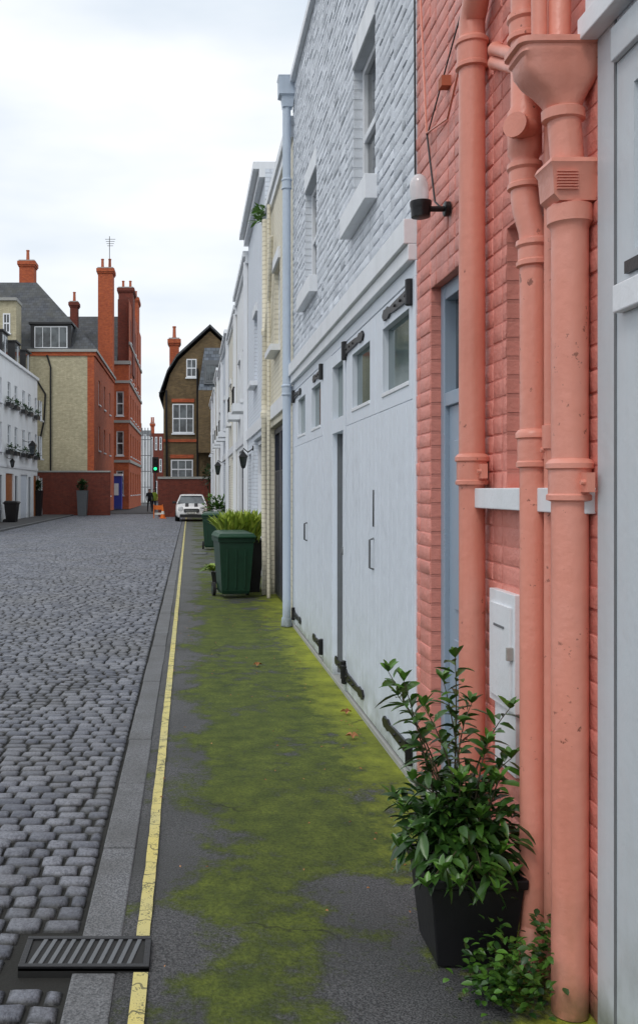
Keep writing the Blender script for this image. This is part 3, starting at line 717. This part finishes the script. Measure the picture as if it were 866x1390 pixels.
b.add(A,[(0,1,5,4),(1,2,6,5),(2,3,7,6),(3,0,4,7),(4,5,6,7)],'slate')
b.finish('roof',e)
b=MB(); dz0,dz1=PZ(477,D),PZ(440,D); xa,xb=PX(42,D),PX(97,D)
b.box(xa,xb,D-.1,D+3.2,dz0,dz1,'dark'); b.box(xa-.12,xb+.12,D-.25,D+3.3,dz1,dz1+.12,'dark')
fr=FRONT(D-.101); b.win(fr,xa+.25,xb-.25,dz0+.2,dz1-.15,.0,'wtrim','glass',4,1,.06,False)
b.finish('dormer',e)
b=MB(); 
b.tube([((PX(69,D),D-.12,0),.06),((PX(69,D),D-.12,9.8),.06),((PX(64,D),D-.1,10.6),.06)],'iron',8)
b.tube([((PX(46,D),D-.12,3),.06),((PX(60,D),D-.12,6.2),.06),((PX(62,D),D-.12,8),.06),((PX(47,D),D-.12,9.2),.06)],'iron',8)
b.finish('soil_pipe',e,smooth=60)
b=MB(); chimney(b,PX(26,70),PX(46,70),70,71.2,12,PZ(352,70),'obrick',1); chimney(b,PX(133,77),PX(153,77),77,78.6,9,PZ(362,77),'obrick',2)
b.tube([((PX(148,77),77.5,PZ(362,77)),.03),((PX(148,77),77.5,PZ(318,77)),.03)],'iron',6)
for i in range(4): b.tube([((PX(142+i,77),77.5,PZ(322+i*3,77)),.02),((PX(156-i,77),77.5,PZ(322+i*3,77)),.02)],'iron',5)
chimney(b,PX(95,80),PX(105,80),80,81,12,PZ(408,80),'rbrick',1)
b.finish('chimney_stack',e)
b=MB(); b.box(-18,PX(22,60),60,61.8,0,PZ(408,60),'ybrick'); fr=FRONT(59.999); b.win(fr,PX(4,60),PX(14,60),PZ(452,60),PZ(425,60),.0,'wtrim','glass',2,2,.08,True); b.box(-18.2,PX(23,60),59.8,61.9,PZ(408,60)+.003,PZ(404,60),'stone'); b.finish('yellow_brick_house')
b=MB(); b.box(PX(48,61),PX(150,61),60.6,61,0,2.8,'rbrick'); b.box(PX(48,61)-.03,PX(150,61)+.03,60.55,61.05,2.8,2.9,'stone'); b.finish('red_brick_wall')

# ------------------------------------------------------------ red mansion block
e=empty('red_brick_mansion'); D2=80.; F2=FRONT(D2); xl,xr=-11.,PX(175,D2)
b=MB(); sw=[]
for z in (1.2,4.6,8.0): sw.append((PX(158,D2),PX(168,D2),z,z+2.1))
b.wall(F2,xl,xr,0,12.4,sw,'obrick',.15)
for w in sw: b.win(F2,*w,.12,'wtrim','glass',1,2,.09)
S2=SIDEP(xr); s2=[]
for yy in (82,85.5,89,92.5,96):
    for z in (1.2,4.6,8.0,11.4,14.6):
        s2.append((yy,yy+1.3,z,z+2.0))
b.wall(S2,D2,100,0,18.0,s2,'obrick',.2)
for w in s2: b.win(S2,*w,.15,'wtrim','glass',2,2,.1)
for z in (4,7.4,10.8,14.1): b.box(xr,xr+.12,D2+.01,100,z,z+.25,'stone'); 
for z in (4,7.4,10.8): b.box(xl,xr-.002,D2-.1,D2-.002,z,z+.22,'stone')
b.box(xl-.1,xr+.15,D2-.15,D2+.6,12.4,12.7,'stone')
b.finish('walls',e)
b=MB(); zt=PZ(425,82.5)
b.add([(xl,D2,12.7),(xr-1,D2,12.7),(xr-1,84,zt),(xl,84,zt),(xl,100,zt),(xr-1,100,zt)],[(0,1,2,3),(3,2,5,4)],'slate')
b.box(xr-1.0,xr-.02,D2+.6,100,12,18.1,'rbrick'); b.add([(xl,D2,12.7),(xl,84,zt),(xl,100,zt),(xl,100,0),(xl,D2,0)],[(0,1,2,3,4)],'obrick')
b.finish('roof',e)
b=MB(); chimney(b,xr-1.2,xr+.1,84,87,12,PZ(392,85),'rbrick',2); chimney(b,xr-1.1,xr+.05,93,96,12,PZ(405,94),'obrick',2); chimney(b,PX(152,84)-.6,PX(152,84)+.6,88,89.2,12,PZ(440,84),'obrick',1)
b.finish('chimney_stack',e)
b=MB(); b.box(PX(151,78.5),PX(165,78.5),78.5,79.5,0,PZ(646,78.5),'blue'); b.box(PX(150,78.5),PX(166,78.5),78.4,79.6,PZ(646,78.5),PZ(643,78.5),'wtrim'); b.box(PX(155,78.5),PX(161,78.5),78.46,78.498,1.2,2.2,'wtrim'); b.finish('blue_kiosk')

# ------------------------------------------------------------ brown gabled house in centre
e=empty('brown_brick_house'); D3=60.; F3=FRONT(D3)
p2=lambda x,y:(PX(x,D3),PZ(y,D3))
def winp(b,x0,x1,y0,y1,nx=2,nz=2,t=.09): 
    a=p2(x0,y1); c=p2(x1,y0); b.win(F3,a[0],c[0],a[1],c[1],.0,'wtrim','glass',nx,nz,t,True)
b=MB(); poly=[(PX(222,D3),0),p2(222,540),p2(231,508),p2(243,488),p2(285,449),p2(312,474),(PX(312,D3),0)]
b.prism(poly,lambda p:(p[0],D3,p[1]),lambda p:(p[0],D3+10,p[1]),'bbrick','slate')
F3=FRONT(D3-.006)
winp(b,234,263,548,588,3,2,.07); winp(b,232,262,624,650,3,2,.07); winp(b,253,267,487,512,2,2,.07)
b.box(PX(222,D3)-.02,PX(312,D3),D3-.06,D3-.007,PZ(600,D3),PZ(596,D3),'obrick')
b.box(PX(233,D3),PX(264,D3),D3-.05,D3-.008,PZ(546,D3),PZ(541,D3),'obrick'); b.box(PX(231,D3),PX(263,D3),D3-.05,D3-.008,PZ(622,D3),PZ(617,D3),'obrick')
b.finish('walls',e)
b=MB()
pl=[p2(216,538),p2(227,506),p2(240,485),p2(285,444),p2(313,471)]
for (a,c),(a2,c2) in zip(pl,pl[1:]):
    b.add([(a,D3-.3,c),(a2,D3-.3,c2),(a2,D3+10.2,c2),(a,D3+10.2,c),(a,D3-.3,c+.16),(a2,D3-.3,c2+.16),(a2,D3+10.2,c2+.16),(a,D3+10.2,c+.16)],[(0,3,2,1),(4,5,6,7),(0,1,5,4),(1,2,6,5),(2,3,7,6),(3,0,4,7)],'slate')
b.tube([((PX(216,D3),D3-.25,PZ(534,D3)),.07),((PX(226,D3),D3-.25,PZ(530,D3)),.07),((PX(227,D3),D3-.15,0),.07)],'iron',8)
b.tube([((PX(268,D3),D3-.12,PZ(500,D3)),.06),((PX(268,D3),D3-.12,0),.06)],'iron',8)
x0,x1=PX(269,D3),PX(303,D3)
b.add([(x0,D3-1.2,PZ(532,D3)),(x1,D3-1.2,PZ(532,D3)),(x1,D3-.05,PZ(472,D3)),(x0+.4,D3-.05,PZ(472,D3)),(x0,D3,PZ(532,D3)),(x1,D3,PZ(532,D3))],[(0,1,2,3),(0,3,4),(1,5,2),(0,4,5,1)],'slate2')
b.box(x0,x1,D3-1.2,D3-.01,4,PZ(532,D3)-.01,'bbrick')
b.box(x0+.35,x1-.2,D3-1.18,D3-.3,PZ(524,D3),PZ(492,D3),'lead'); b.win(FRONT(D3-1.185),x0+.45,x1-.3,PZ(521,D3),PZ(497,D3),.0,'lead','glass',3,1,.06,False)
b.finish('roof',e,smooth=30)
b=MB(); chimney(b,PX(230,64),PX(243,64),64,65,8,PZ(458,64),'obrick',1); chimney(b,PX(234,70),PX(240,70),70,71,8,PZ(490,70),'obrick',1); b.finish('chimney_stack',e)
b=MB(); b.box(PX(215,57.5),W+1.5,57.2,57.5,0,PZ(650,57.2),'rbrick'); b.box(PX(215,57.5)-.03,W+1.55,57.15,57.55,PZ(650,57.2),PZ(647,57.2),'stone')
b.box(PX(215,57.5),PX(215,57.5)+.3,57.5,60,0,2.3,'rbrick'); b.finish('red_brick_wall')
b=MB(); clump(b,(PX(283,56),56,PZ(645,56)),(.5,.4,.7),150,.2,.09,'laurel2',.1); b.tube([((PX(283,56),56,0),.05),((PX(283,56),56,2.2),.03)],'stem',6); b.finish('climbing_shrub',smooth=60)

# ------------------------------------------------------------ distant buildings in the gap
b=MB(); b.box(-9,PX(203,120),120,132,0,PZ(592,120),'fw'); fr=FRONT(119.99)
for z in (1,4,7): 
    for x in (186,191,197): b.win(fr,PX(x-1.6,120),PX(x+1.6,120),z,z+1.8,.0,'wtrim','glass',1,2,.08,False)
b.add([(-9,120,PZ(592,120)),(PX(203,120),120,PZ(592,120)),(PX(203,120),126,PZ(580,120)),(-9,126,PZ(580,120))],[(0,1,2,3)],'slate'); b.finish('white_terrace_house')
b=MB(); b.box(PX(202,140),8,140,150,0,PZ(588,140),'rbrick'); fr=FRONT(139.99)
for z in (1,4.3,7.6): 
    for x in (206,212,218): b.win(fr,PX(x-1.6,140),PX(x+1.6,140),z,z+2,.0,'wtrim','glass',1,2,.1,False)
chimney(b,PX(204,140),PX(209,140),141,142,8,PZ(573,140),'obrick',2)
b.finish('red_terrace_house')
b=MB(); b.box(-30,PX(188,150),151,160,0,13,'bbrick'); b.box(8,40,130,150,0,13,'bbrick'); b.finish('distant_terrace_house')
b=MB()
for x in range(189,206,4): b.tube([((PX(x,118),118,0),.06),((PX(x,118),118,9.5),.06)],'lead',5)
for z in (2,4,6,8): b.tube([((PX(187,118),118,z),.05),((PX(205,118),118,z),.05)],'lead',5)
b.finish('scaffolding')
b=MB(); tx,ty=PX(211,78),78
b.tube([((tx,ty,0),.06),((tx,ty,3.3),.05)],'dark',8); b.rloft(tx,ty,[(3.2,.16,.12),(4.3,.16,.12)],'dark')
for i,k in enumerate(('green','dark','dark')): 
    z=3.42+i*.34; b.tube([((tx,ty-.11,z),.13),((tx,ty-.15,z),.12)],k,14); b.box(tx-.14,tx+.14,ty-.3,ty-.12,z+.13,z+.15,'dark')
b.box(tx-.26,tx+.26,ty+.125,ty+.14,3.1,4.4,'dark'); b.finish('traffic_light')
b=MB(); cx,cy=PX(221,54),54
b.rloft(cx,cy,[(0,.2,.2),(.04,.2,.2)],'orange'); b.tube([((cx,cy,.04),.15),((cx,cy,.25),.11)],'orange',14); b.tube([((cx,cy,.25),.11),((cx,cy,.42),.08)],'plate',14); b.tube([((cx,cy,.42),.08),((cx,cy,.70),.03)],'orange',14); b.finish('traffic_cone',smooth=40)
b=MB(); cx=PX(213,54.5)
for s in(0,.5): b.box(cx-.2+s,cx-.15+s,54.4,54.6,0,.8,'orange')
b.box(cx-.2,cx+.35,54.48,54.52,.5,.75,'orange'); b.box(cx-.2,cx+.35,54.48,54.52,.2,.32,'plate'); b.finish('road_barrier')

# ------------------------------------------------------------ wheelie bins
def bin_(x,y,s=1.,rot=0,k1='bin',k2='binlid'):
    b=MB()
    b.rloft(0,0,[(.07,.21,.20),(.12,.225,.22),(.80,.27,.285),(.90,.275,.29)],k1)
    b.rloft(0,0,[(.895,.295,.31),(.955,.30,.315)],k1)
    for t in (-.16,0,.16): b.rloft(t*.9,-.25,[(.16,.012,.012,0,.02),(.78,.014,.012,0,-.03)],k1)
    b.loft([[(-.30,-.345,.96),(.30,-.345,.96),(.30,.30,.96),(-.30,.30,.96)],[(-.305,-.35,.985),(.305,-.35,.985),(.305,.31,.99),(-.305,.31,.99)],[(-.27,-.31,1.03),(.27,-.31,1.03),(.27,.27,1.05),(-.27,.27,1.05)],[(-.2,-.22,1.045),(.2,-.22,1.045),(.2,.2,1.07),(-.2,.2,1.07)]],k2)
    b.tube([((-.24,.36,.96),.018),((.24,.36,.96),.018)],k1,10)
    for s_ in(-1,1):
        b.box(s_*.2-.02,s_*.2+.02,.28,.38,.93,.99,k1)
        b.tube([((s_*.25,.25,.11),.11),((s_*.30,.25,.11),.11)],'rubber',20); b.tube([((s_*.30,.25,.11),.05),((s_*.305,.25,.11),.045)],k1,12)
    b.tube([((-.26,.25,.11),.012),((.26,.25,.11),.012)],'iron',8)
    ob=b.finish('wheelie_bin',bevel=.012); ob.location=(x,y,0); ob.rotation_euler=(0,0,rot); ob.scale=(s,s,s)
bin_(.665,14.4,.96,.14); bin_(PX(289,25.6),25.9,.98,-.05)
bin_(PX(16,46),46,1.05,1.5,'pot','pot')
b=MB(); b.rloft(.86,15.4,[(0,.26,.3),(.80,.33,.36),(.84,.34,.37)],'pot'); 
for _ in range(520):
    a=R.uniform(0,6.28); t=R.uniform(.1,.85); leafgeo(b,(.84+R.uniform(-.3,.26),15.3+R.uniform(-.3,.3),.80),(math.cos(a)*t,math.sin(a)*t,1.2),R.uniform(.5,.80),.055,'spiky',R.uniform(.2,1),.3,.3)
b.finish('spiky_plant_in_planter',smooth=60)
b=MB(); b.rloft(.50,16.6,[(0,.10,.10),(.2,.13,.13)],'dark'); 
for _ in range(90):
    a=R.uniform(0,6.28); leafgeo(b,(.46+R.uniform(-.08,.08),16.5,.22),(math.cos(a),math.sin(a),R.uniform(.4,1.6)),R.uniform(.2,.38),.05,'spiky',R.uniform(0,.6),.5,.3)
b.finish('potted_plant',smooth=60)
b=MB(); yy=33.; b.rloft(PX(296,yy),yy,[(0,.28,.28),(.5,.36,.36)],'pot'); clump(b,(PX(295,yy),yy,.95),(.5,.45,.5),420,.16,.07,'laurel',.2); b.tube([((PX(296,yy),yy,.4),.03),((PX(296,yy),yy,.9),.02)],'stem',6); b.finish('shrub_in_planter',smooth=60)
b=MB(); yy=28.; b.rloft(1.0,yy,[(0,.2,.2),(.4,.24,.24)],'pot'); clump(b,(1.0,yy,.65),(.28,.28,.3),160,.14,.06,'spiky',.2); b.finish('shrub_in_planter',smooth=60)
for px_,dd in ((112,59),(50,57)):
    b=MB(); x=PX(px_,dd); b.rloft(x,dd,[(0,.26,.26),(1.55,.34,.34),(1.62,.36,.36)],'lead' if px_>100 else 'pot'); clump(b,(x,dd,1.95),(.34,.34,.36),300,.13,.07,'laurel2',.5); clump(b,(x,dd,1.95),(.2,.2,.2),60,.2,.15,'laurel2',.1); b.finish('topiary_in_planter',smooth=60)

# ------------------------------------------------------------ car
def car(cx,cy):
    e=empty('parked_car'); e.location=(cx,cy,0)
    st=[(0,.66,.60),(.05,.74,.66),(.18,.80,.74),(.5,.835,.82),(1.05,.845,.93),(1.6,.85,.95),(3.2,.85,.97),(3.6,.83,.95),(3.78,.76,.85)]
    b=MB(); rings=[]
    for y,h,z in st:
        rings.append([(-h*.9,y,.22),(-h,y,.32),(-h,y,.55*z+.1),(-h*.97,y,z-.08),(-h*.86,y,z-.015),(-h*.5,y,z+.015),(0,y,z+.02),(h*.5,y,z+.015),(h*.86,y,z-.015),(h*.97,y,z-.08),(h,y,.55*z+.1),(h,y,.32),(h*.9,y,.22)])
    b.loft(rings,'carw'); ob=b.finish('body',e,smooth=40)
    b=MB(); lo=[(-.76,.98,.93),(.76,.98,.93),(.78,3.5,.95),(-.78,3.5,.95)]; hi=[(-.58,1.55,1.34),(.58,1.55,1.34),(.60,3.25,1.36),(-.60,3.25,1.36)]
    b.loft([lo,hi],'glass'); b.finish('windows',e)
    b=MB(); 
    b.loft([[(-.61,1.48,1.335),(.61,1.48,1.335),(.63,3.32,1.355),(-.63,3.32,1.355)],[(-.60,1.50,1.37),(.60,1.50,1.37),(.61,3.3,1.385),(-.61,3.3,1.385)],[(-.5,1.6,1.40),(.5,1.6,1.40),(.5,3.2,1.42),(-.5,3.2,1.42)]],'carw')
    for p,q in zip(lo,hi): b.tube([(p,.035),(q,.035)],'carw' ,8)
    b.finish('roof',e,bevel=.01)
    b=MB()
    for s in(-1,1):
        for y in(.68,3.1):
            b.tube([((s*.64,y,.30),.30),((s*.66,y,.30),.31),((s*.84,y,.30),.31),((s*.862,y,.30),.28)],'rubber',28); b.tube([((s*.862,y,.30),.20),((s*.868,y,.30),.19)],'chrome',18)
    b.finish('wheels',e,smooth=40)
    b=MB()
    for s in(-1,1):
        b.tube([((s*.56,.16,.66),.135),((s*.56,.02,.655),.135),((s*.56,.0,.655),.12)],'chrome',20); b.tube([((s*.56,.0,.655),.115),((s*.56,-.015,.655),.10)],'lens',20)
        b.tube([((s*.50,.0,.40),.06),((s*.50,-.02,.40),.055)],'lens',14)
        b.rloft(s*.92,1.15,[(.92,.09,.05),(.98,.10,.07),(1.05,.08,.05)],'dark')
        b.add([(s*.24-.09,.20,.773),(s*.24+.09,.20,.773),(s*.24+.09,.52,.852),(s*.24-.09,.52,.852),(s*.24+.09,1.0,.945),(s*.24-.09,1.0,.945)],[(0,1,2,3),(3,2,4,5)],'dark')
    b.rloft(0,-.02,[(.48,.34,.03),(.52,.40,.035),(.64,.40,.035),(.67,.35,.03)],'dark')
    for z in(.55,.60): b.box(-.33,.33,-.063,-.057,z,z+.012,'chrome')
    b.rloft(0,-.02,[(.22,.62,.03),(.38,.60,.035)],'dark'); b.box(-.26,.26,-.07,-.06,.40,.50,'plate')
    for i in range(6): b.box(-.22+i*.075,-.18+i*.075,-.074,-.071,.42,.48,'dark')
    b.finish('front_trim',e,smooth=40)
car(PX(260,48.7),48.7)
# ------------------------------------------------------------ people
def personmat(name,tr,coat,skin=(.55,.33,.24),hair=(.05,.03,.02)):
    n=NT(name); tc=n.new('ShaderNodeTexCoord'); z=n.xyz(tc.outputs['Object'])[2]
    c=n.mix(n.math('GREATER_THAN',z,.10),(.02,.02,.02),tr); c=n.mix(n.math('GREATER_THAN',z,.84),c,coat)
    c=n.mix(n.math('GREATER_THAN',z,1.47),c,skin); c=n.mix(n.math('GREATER_THAN',z,1.66),c,hair); return n.out(c,.8)
def person(x,y,rot,tr,coat,st=.25):
    me=bpy.data.meshes.new('pedestrian')
    V=[((0,0,.92),.15),((0,0,1.15),.14),((0,0,1.36),.16),((0,0,1.48),.06),((0,-.01,1.56),.075),((0,-.015,1.66),.10),((0,0,1.74),.07),
       ((.10,0,.86),.10),((.11,-st*.45,.48),.065),((.11,-st,.08),.045),((.11,-st-.14,.04),.035),
       ((-.10,0,.86),.10),((-.11,st*.2,.48),.065),((-.11,st,.10),.045),((-.11,st-.13,.04),.035),
       ((.19,0,1.38),.07),((.25,.05,1.12),.05),((.25,-.10,.90),.035),((.25,-.14,.82),.03),
       ((-.19,0,1.38),.07),((-.25,-.03,1.12),.05),((-.25,-.17,.92),.035),((-.25,-.22,.85),.03)]
    E=[(0,1),(1,2),(2,3),(3,4),(4,5),(5,6),(0,7),(7,8),(8,9),(9,10),(0,11),(11,12),(12,13),(13,14),(2,15),(15,16),(16,17),(17,18),(2,19),(19,20),(20,21),(21,22)]
    me.from_pydata([v for v,_ in V],E,[]); ob=bpy.data.objects.new('pedestrian',me); sc.collection.objects.link(ob)
    m=ob.modifiers.new('skin','SKIN')
    for sv,(v,r) in zip(me.skin_vertices[0].data,V): sv.radius=(r,r*.85)
    me.skin_vertices[0].data[0].use_root=True
    s=ob.modifiers.new('sub','SUBSURF'); s.levels=2; s.render_levels=2
    me.materials.append(personmat('clothes',tr,coat)); ob.location=(x,y,0); ob.rotation_euler=(0,0,rot)
person(PX(203,70),70,.2,(.02,.02,.03),(.02,.02,.025)); person(PX(209,70.5),70.5,-.1,(.03,.03,.05),(.35,.50,.05),.18); 

# ------------------------------------------------------------ foreground laurel
e=empty('potted_laurel'); pcx,pcy=.985,3.36
b=MB(); b.rloft(pcx,pcy,[(.0,.13,.13),(.28,.16,.16),(.282,.17,.17),(.315,.172,.172),(.316,.155,.155),(.29,.15,.15)],'pot'); b.box(pcx-.14,pcx+.14,pcy-.14,pcy+.14,.285,.298,'soil'); b.finish('planter',e,bevel=.006)
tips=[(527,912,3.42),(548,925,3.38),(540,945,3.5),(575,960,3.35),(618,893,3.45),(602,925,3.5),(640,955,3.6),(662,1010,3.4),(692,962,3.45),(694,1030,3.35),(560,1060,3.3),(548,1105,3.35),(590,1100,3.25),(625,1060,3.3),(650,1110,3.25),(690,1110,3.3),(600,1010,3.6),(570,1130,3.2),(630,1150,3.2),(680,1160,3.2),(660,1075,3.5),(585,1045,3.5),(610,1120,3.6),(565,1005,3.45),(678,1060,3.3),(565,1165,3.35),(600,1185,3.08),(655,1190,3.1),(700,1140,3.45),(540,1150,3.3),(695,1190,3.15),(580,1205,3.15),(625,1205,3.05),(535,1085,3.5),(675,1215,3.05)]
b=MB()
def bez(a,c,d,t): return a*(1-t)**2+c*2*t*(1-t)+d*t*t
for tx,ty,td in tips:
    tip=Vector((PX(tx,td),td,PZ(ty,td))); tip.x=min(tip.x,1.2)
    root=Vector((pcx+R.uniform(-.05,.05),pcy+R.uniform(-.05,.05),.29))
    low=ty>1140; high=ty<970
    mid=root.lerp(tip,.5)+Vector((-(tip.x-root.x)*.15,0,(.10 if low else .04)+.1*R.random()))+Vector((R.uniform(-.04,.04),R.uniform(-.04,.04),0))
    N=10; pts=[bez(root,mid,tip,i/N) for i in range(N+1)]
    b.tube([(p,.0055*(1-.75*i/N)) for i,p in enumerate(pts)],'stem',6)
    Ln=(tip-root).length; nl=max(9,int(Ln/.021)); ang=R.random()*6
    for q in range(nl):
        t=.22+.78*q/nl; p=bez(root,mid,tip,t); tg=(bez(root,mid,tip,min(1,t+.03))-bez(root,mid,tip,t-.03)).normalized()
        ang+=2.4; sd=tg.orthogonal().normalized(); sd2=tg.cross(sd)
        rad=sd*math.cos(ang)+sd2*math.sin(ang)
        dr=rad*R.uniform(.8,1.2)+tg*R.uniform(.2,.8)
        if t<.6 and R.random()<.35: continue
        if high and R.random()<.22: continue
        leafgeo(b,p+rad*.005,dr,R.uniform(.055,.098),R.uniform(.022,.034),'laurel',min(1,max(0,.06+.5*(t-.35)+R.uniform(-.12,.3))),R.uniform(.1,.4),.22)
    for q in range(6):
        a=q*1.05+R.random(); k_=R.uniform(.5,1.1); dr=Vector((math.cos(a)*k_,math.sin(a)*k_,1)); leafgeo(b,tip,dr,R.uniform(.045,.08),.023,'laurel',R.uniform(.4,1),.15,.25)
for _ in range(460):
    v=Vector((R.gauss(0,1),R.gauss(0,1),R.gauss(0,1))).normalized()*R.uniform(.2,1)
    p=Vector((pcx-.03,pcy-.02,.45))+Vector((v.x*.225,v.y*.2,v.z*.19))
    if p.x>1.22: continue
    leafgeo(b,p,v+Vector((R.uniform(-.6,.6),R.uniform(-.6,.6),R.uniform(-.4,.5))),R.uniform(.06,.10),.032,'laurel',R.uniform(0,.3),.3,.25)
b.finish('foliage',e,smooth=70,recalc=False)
b=MB()
for _ in range(480):
    p=Vector((PX(695,2.98)+R.gauss(0,.065),3.02+R.gauss(0,.07),abs(R.gauss(0,.09))+.01)); 
    if p.x>1.2: continue
    a=R.uniform(0,6.28); leafgeo(b,p,(math.cos(a),math.sin(a),R.uniform(0,1)),R.uniform(.02,.045),.020,'laurel',R.uniform(.0,.8),.2,.2)
for _ in range(60):
    p=Vector((1.17+R.uniform(-.03,.03),3.1+R.uniform(-.05,.05),.1+R.uniform(-.05,.12))); a=R.uniform(0,6.28); leafgeo(b,p,(math.cos(a),math.sin(a),R.uniform(0,1)),.035,.02,'laurel',R.uniform(.1,.8),.2,.2)
b.finish('ivy',smooth=70,recalc=False)
b=MB()
for x,y in ((470,970),(478,1003),(350,905),(442,885)):
    d=2095/(y-665.); 
    for q in range(3):
        a=q*2.1+R.random(); leafgeo(b,(PX(x,d),d,.016),(math.cos(a),math.sin(a),.35),.05,.04,'deadleaf',None,.4,.5)
for _ in range(110):
    leafgeo(b,(R.uniform(-.2,1.22),R.uniform(3.2,13),.010),(R.uniform(-1,1),R.uniform(-1,1),.1),R.uniform(.008,.022),.009,'deadleaf',R.uniform(0,1),.2,.5)
b.finish('fallen_leaves',recalc=False)

# ------------------------------------------------------------ world, light, camera
w=bpy.data.worlds.new('World'); sc.world=w; w.use_nodes=True; nt=w.node_tree; N=nt.nodes; L=nt.links
bg=N['Background']; sky=N.new('ShaderNodeTexSky'); sky.sky_type='NISHITA'; sky.sun_disc=False
EL,AZ=math.radians(52),math.radians(215)
sky.sun_elevation=EL; sky.sun_rotation=AZ; sky.air_density=1.5; sky.dust_density=2
tc=N.new('ShaderNodeTexCoord'); mp=N.new('ShaderNodeMapping'); mp.inputs['Scale'].default_value=(1,1,3.2); mp.inputs['Location'].default_value=(.3,.1,.15)
ns=N.new('ShaderNodeTexNoise'); ns.inputs['Scale'].default_value=1.8; ns.inputs['Detail'].default_value=5
L.new(tc.outputs['Generated'],mp.inputs[0]); L.new(mp.outputs[0],ns.inputs['Vector'])
mr=N.new('ShaderNodeMapRange'); mr.inputs[1].default_value=.38; mr.inputs[2].default_value=.60; L.new(ns.outputs[0],mr.inputs[0])
cl=N.new('ShaderNodeMix'); cl.data_type='RGBA'; cl.inputs[6].default_value=(7.9,8.75,9.7,1); cl.inputs[7].default_value=(11.0,11.2,11.5,1); L.new(mr.outputs[0],cl.inputs[0])
mx=N.new('ShaderNodeMix'); mx.data_type='RGBA'; mx.inputs[0].default_value=.92; L.new(sky.outputs[0],mx.inputs[6]); L.new(cl.outputs[2],mx.inputs[7])
L.new(mx.outputs[2],bg.inputs[0]); bg.inputs[1].default_value=.102
sd=bpy.data.lights.new('sun','SUN'); sd.energy=.95; sd.angle=math.radians(15); sd.color=(1,.97,.93)
so=bpy.data.objects.new('sun',sd); sc.collection.objects.link(so)
sv=Vector((math.sin(AZ)*math.cos(EL),math.cos(AZ)*math.cos(EL),math.sin(EL)))
so.rotation_euler=sv.to_track_quat('Z','Y').to_euler(); so.location=(0,0,30)
cd=bpy.data.cameras.new('camera'); cam=bpy.data.objects.new('camera',cd); sc.collection.objects.link(cam); sc.camera=cam
cam.location=(0,0,CH); cam.rotation_euler=(math.radians(90),0,0)
cd.sensor_fit='HORIZONTAL'; cd.sensor_width=36; cd.lens=36*F/866; cd.shift_x=(433-258)/866; cd.shift_y=-(695-665)/866
cd.clip_start=.05; cd.clip_end=2000
sc.view_settings.view_transform='Standard'; sc.view_settings.look='None'; sc.view_settings.exposure=0; sc.view_settings.gamma=1
